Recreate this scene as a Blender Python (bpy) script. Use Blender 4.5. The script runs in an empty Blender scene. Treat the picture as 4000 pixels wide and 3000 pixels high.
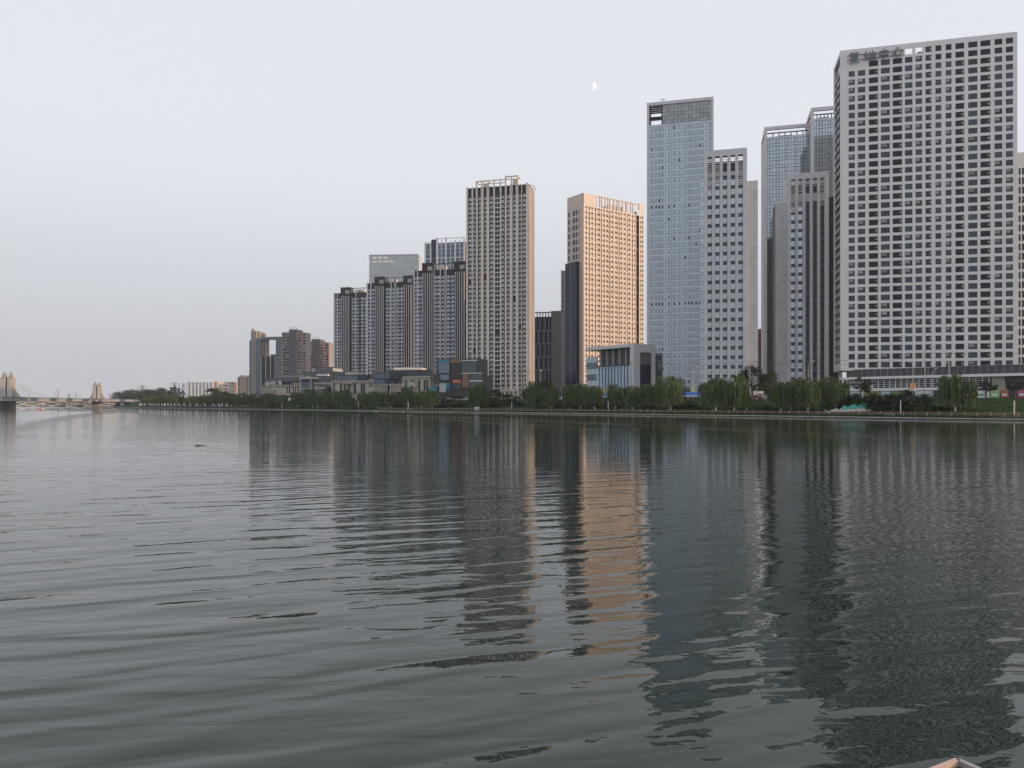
import bpy, math, random
from mathutils import Vector, Matrix

sc = bpy.context.scene
R = math.radians

# ------------------------------------------------------------------ camera
EYE = 4.5                       # metres above the water
FPX, HX, HY = 2950.0, 2000.0, 1575.0
cam = bpy.data.cameras.new('camera')
cam.sensor_width = 36.0
cam.lens = 36.0 * FPX / 4000.0
cam.shift_y = (HY - 1500.0) / 4000.0
cam.clip_start = 0.1
cam.clip_end = 20000.0
cam_o = bpy.data.objects.new('camera', cam)
cam_o.location = (0, 0, EYE)
cam_o.rotation_euler = (R(90), 0, 0)
sc.collection.objects.link(cam_o)
sc.camera = cam_o

# ------------------------------------------------------------------ sky, sun, exposure
SUN_EL = R(13.0)
SUN_DIR = Vector((0.9724 * math.cos(SUN_EL), -0.2334 * math.cos(SUN_EL), math.sin(SUN_EL)))
world = bpy.data.worlds.new('World')
sc.world = world
world.use_nodes = True
nt = world.node_tree
nt.nodes.clear()
w_out = nt.nodes.new('ShaderNodeOutputWorld')
w_bg = nt.nodes.new('ShaderNodeBackground')
w_sky = nt.nodes.new('ShaderNodeTexSky')
w_sky.sky_type = 'NISHITA'
w_sky.sun_disc = False
w_sky.sun_elevation = SUN_EL
w_sky.sun_rotation = math.atan2(SUN_DIR.x, SUN_DIR.y)
w_sky.air_density = 1.0
w_sky.dust_density = 4.0
w_sky.ozone_density = 2.0
w_mix = nt.nodes.new('ShaderNodeMixRGB')
w_mix.inputs[0].default_value = 0.84                    # a thin high veil in front of the clear sky, dimmer in the thick air near the horizon
w_tc = nt.nodes.new('ShaderNodeTexCoord')
w_sep = nt.nodes.new('ShaderNodeSeparateXYZ')
w_ramp = nt.nodes.new('ShaderNodeValToRGB')
w_ramp.color_ramp.interpolation = 'EASE'
w_ramp.color_ramp.elements[0].position = 0.0
w_ramp.color_ramp.elements[0].color = (0.625, 0.64, 0.685, 1)
w_ramp.color_ramp.elements[1].position = 0.34
w_ramp.color_ramp.elements[1].color = (0.915, 0.935, 0.995, 1)
w_scale = nt.nodes.new('ShaderNodeVectorMath'); w_scale.operation = 'SCALE'
w_scale.inputs['Scale'].default_value = 10.0
nt.links.new(w_tc.outputs['Generated'], w_sep.inputs[0])
nt.links.new(w_sep.outputs[2], w_ramp.inputs[0])
nt.links.new(w_ramp.outputs[0], w_scale.inputs[0])
nt.links.new(w_scale.outputs[0], w_mix.inputs[2])
w_bg.inputs[1].default_value = 0.1
nt.links.new(w_sky.outputs[0], w_mix.inputs[1])
nt.links.new(w_mix.outputs[0], w_bg.inputs[0])
nt.links.new(w_bg.outputs[0], w_out.inputs[0])

sun = bpy.data.lights.new('sun', 'SUN')
sun.energy = 3.5
sun.angle = R(0.6)
sun.color = (1.0, 0.69, 0.45)
sun_o = bpy.data.objects.new('sun', sun)
sun_o.rotation_euler = SUN_DIR.to_track_quat('Z', 'Y').to_euler()
sun_o.location = (600, -160, 400)
sc.collection.objects.link(sun_o)

sc.view_settings.view_transform = 'Standard'
sc.view_settings.look = 'None'
sc.view_settings.exposure = 0.0
sc.view_settings.gamma = 1.0
sc.view_settings.use_curve_mapping = False
sc.cycles.max_bounces = 6
sc.cycles.diffuse_bounces = 3
sc.cycles.glossy_bounces = 4
sc.cycles.transparent_max_bounces = 6
sc.cycles.volume_bounces = 1
sc.cycles.sample_clamp_indirect = 4.0

# ------------------------------------------------------------------ materials
MATS = {}
def mat(name, col, rough=0.7, metal=0.0, spec=0.5, noise=0.0, scale=0.6, stretch=(1, 1, 1), island=0.0, per_object=0.0,
        joint=None, bump=0.0, emit=None, estr=0.0):
    """Principled material; noise / island / per_object vary the base colour's value, joint draws fine cladding joints."""
    if name in MATS:
        return MATS[name]
    m = bpy.data.materials.new(name)
    m.use_nodes = True
    t = m.node_tree
    b = t.nodes['Principled BSDF']
    b.inputs['Base Color'].default_value = (*col, 1)
    b.inputs['Roughness'].default_value = rough
    b.inputs['Metallic'].default_value = metal
    b.inputs['Specular IOR Level'].default_value = spec
    fac = None
    def mul(a, k):
        n = t.nodes.new('ShaderNodeMath'); n.operation = 'MULTIPLY'
        t.links.new(a, n.inputs[0])
        if isinstance(k, float): n.inputs[1].default_value = k
        else: t.links.new(k, n.inputs[1])
        return n.outputs[0]
    def spread(sock, amt):
        n = t.nodes.new('ShaderNodeMapRange')
        n.inputs['To Min'].default_value = 1 - amt
        n.inputs['To Max'].default_value = 1 + amt
        t.links.new(sock, n.inputs['Value'])
        return n.outputs[0]
    if noise or joint or bump:
        tc = t.nodes.new('ShaderNodeTexCoord')
        mp = t.nodes.new('ShaderNodeMapping')
        mp.inputs['Scale'].default_value = stretch
        t.links.new(tc.outputs['Object'], mp.inputs[0])
    if noise:
        nz = t.nodes.new('ShaderNodeTexNoise')
        nz.inputs['Scale'].default_value = scale
        nz.inputs['Detail'].default_value = 5
        t.links.new(mp.outputs[0], nz.inputs['Vector'])
        mr = t.nodes.new('ShaderNodeMapRange')
        mr.inputs['From Min'].default_value = 0.28; mr.inputs['From Max'].default_value = 0.72
        mr.inputs['To Min'].default_value = 1 - noise; mr.inputs['To Max'].default_value = 1 + noise
        t.links.new(nz.outputs[0], mr.inputs['Value'])
        fac = mr.outputs[0]
        if bump:
            bp = t.nodes.new('ShaderNodeBump'); bp.inputs['Distance'].default_value = bump
            t.links.new(nz.outputs[0], bp.inputs['Height'])
            t.links.new(bp.outputs[0], b.inputs['Normal'])
    if island:
        g = t.nodes.new('ShaderNodeNewGeometry')
        s = spread(g.outputs['Random Per Island'], island)
        fac = s if fac is None else mul(fac, s)
    if per_object:
        g = t.nodes.new('ShaderNodeObjectInfo')
        s = spread(g.outputs['Random'], per_object)
        fac = s if fac is None else mul(fac, s)
    if joint:
        w, h, dark = joint
        sx = t.nodes.new('ShaderNodeSeparateXYZ')
        t.links.new(tc.outputs['Object'], sx.inputs[0])
        ad = t.nodes.new('ShaderNodeMath'); ad.operation = 'ADD'
        t.links.new(sx.outputs[0], ad.inputs[0]); t.links.new(sx.outputs[1], ad.inputs[1])
        for src, per in ((ad.outputs[0], w), (sx.outputs[2], h)):
            d = t.nodes.new('ShaderNodeMath'); d.operation = 'DIVIDE'; d.inputs[1].default_value = per
            t.links.new(src, d.inputs[0])
            fr = t.nodes.new('ShaderNodeMath'); fr.operation = 'FRACT'
            t.links.new(d.outputs[0], fr.inputs[0])
            lt = t.nodes.new('ShaderNodeMath'); lt.operation = 'LESS_THAN'; lt.inputs[1].default_value = 0.06 / per
            t.links.new(fr.outputs[0], lt.inputs[0])
            mr = t.nodes.new('ShaderNodeMapRange')
            mr.inputs['To Min'].default_value = 1; mr.inputs['To Max'].default_value = dark
            t.links.new(lt.outputs[0], mr.inputs['Value'])
            fac = mr.outputs[0] if fac is None else mul(fac, mr.outputs[0])
    if fac is not None:
        v = t.nodes.new('ShaderNodeVectorMath'); v.operation = 'SCALE'
        v.inputs[0].default_value = col
        t.links.new(fac, v.inputs['Scale'])
        t.links.new(v.outputs[0], b.inputs['Base Color'])
    if emit:
        b.inputs['Emission Color'].default_value = (*emit, 1)
        b.inputs['Emission Strength'].default_value = estr
    MATS[name] = m
    return m

# ------------------------------------------------------------------ mesh builder
class MB:
    def __init__(self):
        self.v, self.f, self.m, self.mats = [], [], [], []
    def mi(self, m):
        if m not in self.mats: self.mats.append(m)
        return self.mats.index(m)
    def face(self, pts, m):
        n = len(self.v)
        self.v += [tuple(p) for p in pts]
        self.f.append(tuple(range(n, n + len(pts)))); self.m.append(self.mi(m))
    def box(self, x0, x1, y0, y1, z0, z1, m, skip=''):
        n = len(self.v)
        self.v += [(x0, y0, z0), (x1, y0, z0), (x1, y1, z0), (x0, y1, z0), (x0, y0, z1), (x1, y0, z1), (x1, y1, z1), (x0, y1, z1)]
        q = {'b': (3, 2, 1, 0), 't': (4, 5, 6, 7), 'f': (0, 1, 5, 4), 'k': (2, 3, 7, 6), 'l': (3, 0, 4, 7), 'r': (1, 2, 6, 5)}
        k = self.mi(m)
        for s, idx in q.items():
            if s not in skip:
                self.f.append(tuple(n + i for i in idx)); self.m.append(k)
        return self
    def prism(self, pts, z0, z1, m, top=True):
        """pts: outline seen from above, counter-clockwise; z0, z1 numbers."""
        n = len(self.v); c = len(pts)
        self.v += [(p[0], p[1], z0) for p in pts] + [(p[0], p[1], z1) for p in pts]
        k = self.mi(m)
        for i in range(c):
            j = (i + 1) % c
            self.f.append((n + i, n + j, n + c + j, n + c + i)); self.m.append(k)
        if top:
            self.f.append(tuple(range(n + c, n + 2 * c))); self.m.append(k)
            self.f.append(tuple(range(n + c - 1, n - 1, -1))); self.m.append(k)
        return self
    def bar(self, a, b, w, m, h=None):
        """a square bar from a to b"""
        a, b = Vector(a), Vector(b)
        d = (b - a).normalized()
        up = Vector((0, 0, 1)) if abs(d.z) < 0.95 else Vector((0, 1, 0))
        s = d.cross(up).normalized() * (w / 2)
        u = s.cross(d).normalized() * ((h or w) / 2)
        n = len(self.v)
        for p in (a, b):
            self.v += [tuple(p - s - u), tuple(p + s - u), tuple(p + s + u), tuple(p - s + u)]
        k = self.mi(m)
        for q in ((0, 1, 5, 4), (1, 2, 6, 5), (2, 3, 7, 6), (3, 0, 4, 7), (3, 2, 1, 0), (4, 5, 6, 7)):
            self.f.append(tuple(n + i for i in q)); self.m.append(k)
        return self
    def tube(self, pts, r, m, n=8, caps=True):
        """round tube along pts; r a number or one per point"""
        pts = [Vector(p) for p in pts]
        rr = r if isinstance(r, (list, tuple)) else [r] * len(pts)
        base = len(self.v); k = self.mi(m)
        for i, p in enumerate(pts):
            d = (pts[min(i + 1, len(pts) - 1)] - pts[max(i - 1, 0)])
            d = d.normalized() if d.length > 1e-9 else Vector((0, 0, 1))
            up = Vector((0, 0, 1)) if abs(d.z) < 0.9 else Vector((1, 0, 0))
            s = d.cross(up).normalized(); u = s.cross(d).normalized()
            for j in range(n):
                an = 2 * math.pi * j / n
                self.v.append(tuple(p + (s * math.cos(an) + u * math.sin(an)) * rr[i]))
        for i in range(len(pts) - 1):
            for j in range(n):
                a = base + i * n + j; b = base + i * n + (j + 1) % n
                self.f.append((a, b, b + n, a + n)); self.m.append(k)
        if caps:
            self.f.append(tuple(base + j for j in range(n - 1, -1, -1))); self.m.append(k)
            e = base + (len(pts) - 1) * n
            self.f.append(tuple(e + j for j in range(n))); self.m.append(k)
        return self
    def add(self, o, M):
        n = len(self.v)
        self.v += [tuple(M @ Vector(p)) for p in o.v]
        loc = [self.mi(m) for m in o.mats]
        self.f += [tuple(n + i for i in f) for f in o.f]
        self.m += [loc[i] for i in o.m]
        return self
    def mesh(self, name, smooth=False):
        me = bpy.data.meshes.new(name)
        me.from_pydata(self.v, [], self.f)
        for m in self.mats: me.materials.append(m)
        me.polygons.foreach_set('material_index', self.m)
        if smooth: me.polygons.foreach_set('use_smooth', [True] * len(self.f))
        me.update()
        return me
    def build(self, name, parent=None, smooth=False, loc=(0, 0, 0), rz=0.0):
        return link(name, self.mesh(name, smooth), parent, loc, rz)

def link(name, me, parent=None, loc=(0, 0, 0), rz=0.0):
    o = bpy.data.objects.new(name, me)
    o.location = loc
    if rz: o.rotation_euler = (0, 0, rz)
    if parent: o.parent = parent
    sc.collection.objects.link(o)
    return o

def tag(o, label=None, cat=None, group=None, kind=None):
    if label: o['label'] = label
    if cat: o['category'] = cat
    if group: o['group'] = group
    if kind: o['kind'] = kind
    return o

def empty(name, loc, rz=0.0):
    o = bpy.data.objects.new(name, None)
    o.empty_display_size = 0.5
    o.location = loc; o.rotation_euler = (0, 0, rz)
    sc.collection.objects.link(o)
    return o

def copy_tree(o, parent=None):
    c = o.copy(); sc.collection.objects.link(c)
    if parent: c.parent = parent
    for ch in list(o.children): copy_tree(ch, c)
    return c

# ------------------------------------------------------------------ places measured from the photograph
def at(px, D, py=None):
    """world point of a pixel of the 4000x3000 photograph at distance D (metres along the view axis)"""
    z = 0.0 if py is None else (HY - py) / FPX * D + EYE
    return Vector(((px - HX) / FPX * D, D, z))

BX, BY = 0.676, -0.737            # along the far bank, towards the near right; inland is (-BY, BX)
def bank(px, t, z=0.0):
    """point t metres inland of the far waterline, in the photograph's column px"""
    k = (px - HX) / FPX
    s = (k * (342 + BX * t) + BY * t) / (BX - BY * k)
    return Vector((s * BX - t * BY, 342 + s * BY + t * BX, z))
def bank_s(s, t, z=0.0):
    return Vector((s * BX - t * BY, 342 + s * BY + t * BX, z))
BANK_A = math.atan2(BY, BX)
def ground_z(t):
    if t < 0.5: return 0.38
    if t < 2.2: return 0.36 + (t - 0.5) * 0.35
    if t < 6: return 0.95
    if t < 30: return 0.95 + (t - 6) / 24 * 5.05
    return 6.0

class Thing:
    """A building: an Empty at its front left corner, x along the front, y inwards, z up from the water level."""
    def __init__(self, name, label, cat, px, D, ang=-14.5, group=None):
        p = at(px, D)
        self.o = empty(name, (p.x, p.y, 0), R(ang))
        tag(self.o, label, cat, group)
        self.p = (p.x, p.y); a = R(ang)
        self.u = (math.cos(a), math.sin(a)); self.w = (-math.sin(a), math.cos(a))
        self.pieces = {}
    def X(self, px, y=0.0):
        k = (px - HX) / FPX
        qx = self.p[0] + self.w[0] * y; qy = self.p[1] + self.w[1] * y
        return (k * qy - qx) / (self.u[0] - k * self.u[1])
    def Yl(self, px, x=0.0):
        """depth y of column px on the flank at x"""
        k = (px - HX) / FPX
        qx = self.p[0] + self.u[0] * x; qy = self.p[1] + self.u[1] * x
        return (k * qy - qx) / (self.w[0] - k * self.w[1])
    def D(self, x, y=0.0):
        return self.p[1] + self.u[1] * x + self.w[1] * y
    def Z(self, py, x=0.0, y=0.0):
        return (HY - py) / FPX * self.D(x, y) + EYE
    def box(self, name, x0, x1, y0, y1, z0, z1, m, skip=''):
        return MB().box(x0, x1, y0, y1, z0, z1, m, skip).build(name, self.o)
    def part(self, name, mb, smooth=False):
        return mb.build(name, self.o, smooth)
    def piece(self, name, tmpl, x, y, z, rz=0.0):
        self.pieces.setdefault(name, []).append((tmpl, x, y, z, rz))
    def finish(self, most=300):
        for name, lst in self.pieces.items():
            lst.sort(key=lambda q: -q[0].area / self.D(q[1], q[2]) ** 2)
            for tm, x, y, z, rz in lst[:most]:
                o = link(name, tm.me(name), self.o, (x, y, z), rz)
                for sname, st in tm.subs: link(sname, st.me(sname), o)
            if len(lst) > most:
                mb = MB()
                for tm, x, y, z, rz in lst[most:]:
                    M = Matrix.Translation((x, y, z)) @ Matrix.Rotation(rz, 4, 'Z')
                    mb.add(tm.mb, M)
                    for sname, st in tm.subs: mb.add(st.mb, M)
                tag(mb.build(name, self.o), kind='stuff')
        return self.o

class Tm:
    """a small repeated piece: its builder and its shared mesh"""
    def __init__(self, mb, area):
        self.mb, self.area, self._me, self.subs = mb, area, None, []
    def me(self, name):
        if self._me is None: self._me = self.mb.mesh(name)
        return self._me

_side = {'front': lambda h, d, z, q: (h, q + d, z), 'left': lambda h, d, z, q: (q + d, h, z), 'right': lambda h, d, z, q: (q - d, h, z)}
SIDE_RZ = {'front': 0.0, 'left': -math.pi / 2, 'right': math.pi / 2}
def wall_grid(cols, rows, h0, h1, z0, z1, q, rec, m, mr=None, side='front', skip=()):
    """A wall in the plane q with a hole for each column (h range) and row (z range), each with four reveals of depth rec."""
    mb = MB(); P = _side[side]; mr = mr or m
    def quad(a, b, c, d):
        mb.face([P(a, 0, c, q), P(b, 0, c, q), P(b, 0, d, q), P(a, 0, d, q)], m)
    cols = sorted(cols); rows = sorted(rows)
    h = h0
    for ci, (a, b) in enumerate(cols):
        if a > h: quad(h, a, z0, z1)
        z = z0
        for ri, (c, d) in enumerate(rows):
            if (ci, ri) in skip: continue
            quad(a, b, z, c); z = d
            for (ha, za), (hb, zb) in (((a, c), (b, c)), ((b, c), (b, d)), ((b, d), (a, d)), ((a, d), (a, c))):
                mb.face([P(ha, 0, za, q), P(hb, 0, zb, q), P(hb, rec, zb, q), P(ha, rec, za, q)], mr)
        quad(a, b, z, z1)
        h = b
    if h < h1: quad(h, h1, z0, z1)
    return mb

_win = {}
def window(w, h, frame, glass, style='cross', fw=0.07, extra=None, split=False):
    """A framed window centred on its pane: outer frame, mullions by style; extra = material of a blind or panel behind the pane."""
    key = (round(w, 2), round(h, 2), frame.name, glass.name, style, extra.name if extra else '', split)
    if key in _win: return _win[key]
    mb = MB(); x, z = w / 2, h / 2
    pane = MB() if split else mb
    pane.face([(-x, 0, -z), (x, 0, -z), (x, 0, z), (-x, 0, z)], glass)
    d = -0.07
    mb.box(-x, -x + fw, d, 0, -z, z, frame, 'kbtl'); mb.box(x - fw, x, d, 0, -z, z, frame, 'kbtr')
    mb.box(-x + fw, x - fw, d, 0, -z, -z + fw, frame, 'kblr'); mb.box(-x + fw, x - fw, d, 0, z - fw, z, frame, 'ktlr')
    def vm(p, a=-z + fw, b=z - fw): mb.box(p - fw / 2, p + fw / 2, d + 0.01, 0, a, b, frame, 'kbt')
    def hm(p, a=-x + fw, b=x - fw): mb.box(a, b, d + 0.02, 0, p - fw / 2, p + fw / 2, frame, 'klr')
    if style == 'cross': vm(-x * 0.15); hm(z * 0.12)
    elif style == 'tee': vm(-x * 0.35); vm(x * 0.4); hm(-z * 0.25, -x * 0.35, x * 0.4)
    elif style == 'side': vm(x * 0.45); hm(-z * 0.45, x * 0.45, x - fw)
    elif style == 'two': vm(0.0)
    elif style == 'sash': hm(-z * 0.1)
    if extra is not None:
        if style == 'side': mb.box(x * 0.5, x * 0.86, -0.03, 0, -z * 0.3, z * 0.5, extra, 'k')
        else: mb.box(-x * 0.8, x * 0.3, -0.03, 0, -z * 0.1, z * 0.86, extra, 'k')
    _win[key] = Tm(mb, w * h)
    if split: _win[key].subs.append(('pane', Tm(pane, w * h)))
    return _win[key]
# ------------------------------------------------------------------ setting: water, ground, quay
rnd = random.Random(7)

def water_material():
    m = bpy.data.materials.new('river_water'); m.use_nodes = True
    t = m.node_tree; b = t.nodes['Principled BSDF']
    b.inputs['Base Color'].default_value = (0.010, 0.020, 0.0145, 1)
    b.inputs['Roughness'].default_value = 0.012
    b.inputs['IOR'].default_value = 1.38
    tc = t.nodes.new('ShaderNodeTexCoord')
    def noise(scale, stretch, rot, detail, dist=0.0, rough=0.5):
        mp = t.nodes.new('ShaderNodeMapping')
        mp.vector_type = 'TEXTURE'                  # turn first, then stretch: long crests lying at the angle rot
        mp.inputs['Rotation'].default_value = (0, 0, R(rot)); mp.inputs['Scale'].default_value = [1 / q for q in stretch]
        t.links.new(tc.outputs['Object'], mp.inputs[0])
        n = t.nodes.new('ShaderNodeTexNoise')
        n.inputs['Scale'].default_value = scale; n.inputs['Detail'].default_value = detail
        n.inputs['Distortion'].default_value = dist; n.inputs['Roughness'].default_value = rough
        t.links.new(mp.outputs[0], n.inputs['Vector'])
        return n.outputs[0]
    def math_(op, a, c):
        n = t.nodes.new('ShaderNodeMath'); n.operation = op
        for i, v in enumerate((a, c)):
            if isinstance(v, (int, float)): n.inputs[i].default_value = v
            else: t.links.new(v, n.inputs[i])
        return n.outputs[0]
    def ramp(s, a, b_, lo, hi):
        n = t.nodes.new('ShaderNodeMapRange'); n.interpolation_type = 'SMOOTHSTEP'
        for k, v in (('From Min', a), ('From Max', b_), ('To Min', lo), ('To Max', hi)): n.inputs[k].default_value = v
        t.links.new(s, n.inputs['Value']); return n.outputs[0]
    sx = t.nodes.new('ShaderNodeSeparateXYZ'); t.links.new(tc.outputs['Object'], sx.inputs[0])
    # open water on the west side carries the longer waves, the lee of the towers is calmer
    open_ = ramp(math_('ADD', sx.outputs[0], math_('MULTIPLY', sx.outputs[1], -0.12)), -10.0, 6.0, 1.0, 0.6)
    near = ramp(sx.outputs[1], 12.0, 60.0, 1.2, 0.28)      # lapping against the near bank, smoother further out
    swell = noise(0.95, (0.22, 1.0, 1.0), 20, 1.0, 0.4)
    wave = noise(2.3, (0.30, 1.0, 1.0), 9, 1.0, 0.5)
    rip = noise(4.6, (0.62, 1.0, 1.0), 6, 1.0, 0.8)
    fine = noise(13.0, (0.8, 1.0, 1.0), 20, 1.0, 0.8)
    gust = ramp(noise(0.035, (0.5, 1.0, 1.0), 12, 2.0), 0.38, 0.62, 0.35, 1.2)
    h = math_('MULTIPLY', math_('MULTIPLY', math_('MULTIPLY', swell, 0.100), open_), near)
    h = math_('ADD', h, math_('MULTIPLY', math_('MULTIPLY', math_('MULTIPLY', wave, 0.016), math_('ADD', open_, 0.15)), math_('ADD', math_('MULTIPLY', near, 0.5), 0.4)))
    h = math_('ADD', h, math_('MULTIPLY', math_('MULTIPLY', rip, 0.0064), gust))
    h = math_('ADD', h, math_('MULTIPLY', math_('MULTIPLY', fine, 0.0006), gust))
    bp = t.nodes.new('ShaderNodeBump'); bp.inputs['Strength'].default_value = 1.0; bp.inputs['Distance'].default_value = 1.0
    t.links.new(h, bp.inputs['Height'])
    t.links.new(bp.outputs[0], b.inputs['Normal'])
    return m

M_WATER = water_material()
mb = MB()
mb.face([(-2600, -60, 0), (900, -60, 0), (900, 2900, 0), (-2600, 2900, 0)], M_WATER)
tag(mb.build('canal_water'), kind='structure')

M_GRASS = mat('grass', (0.024, 0.043, 0.016), 0.9, spec=0.05, noise=0.45, scale=0.35)
M_SOIL = mat('ground', (0.10, 0.095, 0.085), 0.9, noise=0.25, scale=0.05)
M_PATH = mat('path', (0.10, 0.085, 0.075), 0.9, spec=0.05, noise=0.2, scale=0.8)
M_QUAY = mat('quay_stone', (0.06, 0.06, 0.058), 0.85, spec=0.1, noise=0.35, scale=0.9, stretch=(1, 1, 3))
M_CAP = mat('quay_cap', (0.62, 0.61, 0.59), 0.75, noise=0.15, scale=1.2)
S0, S1 = -640.0, 620.0
def strip(name, prof, m, a=S0, b=S1, n=70, jitter=0.0):
    """a sheet along the bank: prof = [(t, z), ...]"""
    mb = MB(); k = mb.mi(m); c = len(prof)
    for i in range(n + 1):
        s = a + (b - a) * i / n
        for j, (t, z) in enumerate(prof):
            p = bank_s(s, t, z + (rnd.uniform(-jitter, jitter) if 0 < j < c - 1 else 0))
            mb.v.append(tuple(p))
    for i in range(n):
        for j in range(c - 1):
            q = i * c + j
            mb.f.append((q, q + c, q + c + 1, q + 1)); mb.m.append(k)
    return tag(mb.build(name, smooth=jitter > 0), kind='structure')
strip('quay_wall', [(0.0, -1.0), (0.0, 0.24)], M_QUAY)
strip('quay_ledge', [(-0.06, 0.22), (-0.06, 0.38), (0.45, 0.38), (0.45, 0.30)], M_CAP)
strip('quay_planting', [(0.45, 0.31), (1.2, 0.62), (2.2, 0.95)], M_GRASS, jitter=0.03)
strip('path', [(2.2, 0.95), (6.0, 0.95)], M_PATH)
strip('grass_bank', [(6.0, 0.95), (9, 1.5), (13, 2.35), (18, 3.5), (24, 4.8), (30, 6.0), (34, 6.0)], M_GRASS, jitter=0.12, n=160)
strip('street', [(34, 6.0), (60, 6.0)], mat('asphalt', (0.055, 0.055, 0.058), 0.9, noise=0.2, scale=0.4))
strip('ground', [(60, 6.0), (1300, 6.0)], M_SOIL, a=-1500, b=S1, n=4)
strip('far_ground', [(34, 6.0), (60, 6.0)], M_SOIL, a=-1500, b=S0, n=2)
# far shore closing the canal beyond the bridges
mb = MB()
mb.box(-2600, -560, 1900, 2880, -1, 2.2, M_SOIL)
tag(mb.build('far_shore'), kind='structure')

# ------------------------------------------------------------------ haze
hz = bpy.data.materials.new('haze'); hz.use_nodes = True
ht = hz.node_tree; ht.nodes.clear()
ho = ht.nodes.new('ShaderNodeOutputMaterial'); hv = ht.nodes.new('ShaderNodeVolumePrincipled')
hv.inputs['Color'].default_value = (0.84, 0.89, 0.97, 1)
hv.inputs['Density'].default_value = 0.00008
ht.links.new(hv.outputs[0], ho.inputs['Volume'])
mb = MB(); mb.box(-2700, 1500, -120, 3000, -2.0, 190, hz)
tag(mb.build('haze'), kind='stuff')

# ------------------------------------------------------------------ moon
M_MOON = mat('moon', (0.05, 0.05, 0.05), 1.0, emit=(1.0, 0.98, 0.97), estr=0.97)
mb = MB()
p = at(2317, 7000, 335); rm = 14.5 / FPX * 7000
n = len(mb.v); k = mb.mi(M_MOON); A = 14
for i in range(A + 1):
    th = -math.pi / 2 + math.pi * i / A
    for j in range(A + 1):                     # the lit half of the sphere as seen from here
        ph = math.pi * (0.02 + 0.98 * j / A) - math.pi / 2
        mb.v.append((p.x + rm * math.cos(th) * math.cos(ph), p.y + rm * math.cos(th) * math.sin(ph), p.z + rm * math.sin(th)))
for i in range(A):
    for j in range(A):
        q = n + i * (A + 1) + j
        mb.f.append((q, q + 1, q + A + 2, q + A + 1)); mb.m.append(k)
tag(mb.build('moon', smooth=True), 'pale half moon hanging in the evening sky above the towers', 'moon')
# ------------------------------------------------------------------ materials of the buildings
M_WT = mat('white_tile', (0.71, 0.69, 0.68), 0.6, noise=0.05, scale=0.12, joint=(1.35, 1.14, 0.86))
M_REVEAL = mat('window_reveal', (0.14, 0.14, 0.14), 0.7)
M_FRAME = mat('dark_frame', (0.035, 0.032, 0.035), 0.5)
M_GL_DARK = mat('dark_glass', (0.013, 0.022, 0.038), 0.08, spec=0.4, per_object=0.35)
M_GL_MID = mat('grey_glass', (0.027, 0.047, 0.070), 0.08, spec=0.5, per_object=0.45)
M_GL_VOID = mat('unlit_recess', (0.016, 0.021, 0.034), 0.5, spec=0.2, per_object=0.3)
M_BLIND = mat('blind', (0.30, 0.29, 0.29), 0.8, per_object=0.4)
M_PALE = mat('pale_panel', (0.46, 0.48, 0.50), 0.55, per_object=0.15)
M_STONE = mat('grey_stone', (0.58, 0.58, 0.585), 0.65, noise=0.07, scale=0.25, joint=(1.0, 2.0, 0.84))
M_STONE_P = mat('grey_stone_panel', (0.53, 0.525, 0.53), 0.65, noise=0.06, scale=0.3, per_object=0.07)
M_SEAM = mat('dark_seam', (0.10, 0.10, 0.105), 0.8)
M_MIRROR = mat('mirror_glass', (0.37, 0.42, 0.46), 0.07, metal=0.85, per_object=0.06)
M_MIRROR_S = mat('mirror_glass_joined', (0.37, 0.42, 0.46), 0.07, metal=0.85, island=0.06)
M_NAVY = mat('navy_glass', (0.016, 0.028, 0.052), 0.12, spec=0.3, noise=0.15, scale=0.1)
M_NAVY_P = mat('navy_panel', (0.016, 0.028, 0.050), 0.12, spec=0.35, per_object=0.3)
M_MULL = mat('mullion', (0.045, 0.055, 0.07), 0.5)
M_GREYMETAL = mat('grey_metal', (0.36, 0.37, 0.38), 0.5, noise=0.06)
M_SIGN = mat('sign_green_grey', (0.12, 0.16, 0.175), 0.5)
M_GOLDW = mat('beige_tile', (0.62, 0.52, 0.455), 0.6, noise=0.05, scale=0.15)
M_GOLDP = mat('cream_panel', (0.70, 0.62, 0.52), 0.55, per_object=0.10)
M_BROWN = mat('brown_recess', (0.085, 0.048, 0.045), 0.6, per_object=0.2)
M_T4 = mat('sand_pier', (0.74, 0.635, 0.55), 0.65, noise=0.06, scale=0.2)
M_BRICK = mat('dark_brick_tile', (0.042, 0.035, 0.043), 0.7, spec=0.2, noise=0.12, scale=0.4)
M_FIN = mat('pale_fin', (0.74, 0.71, 0.69), 0.65, noise=0.06)
M_SLAB = mat('balcony_slab', (0.54, 0.57, 0.60), 0.6, per_object=0.1)
M_WHITE = mat('white_paint', (0.74, 0.74, 0.73), 0.6, noise=0.05)
M_ROOF = mat('roof_felt', (0.12, 0.12, 0.125), 0.9, noise=0.2)
TR = random.Random(11)

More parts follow.
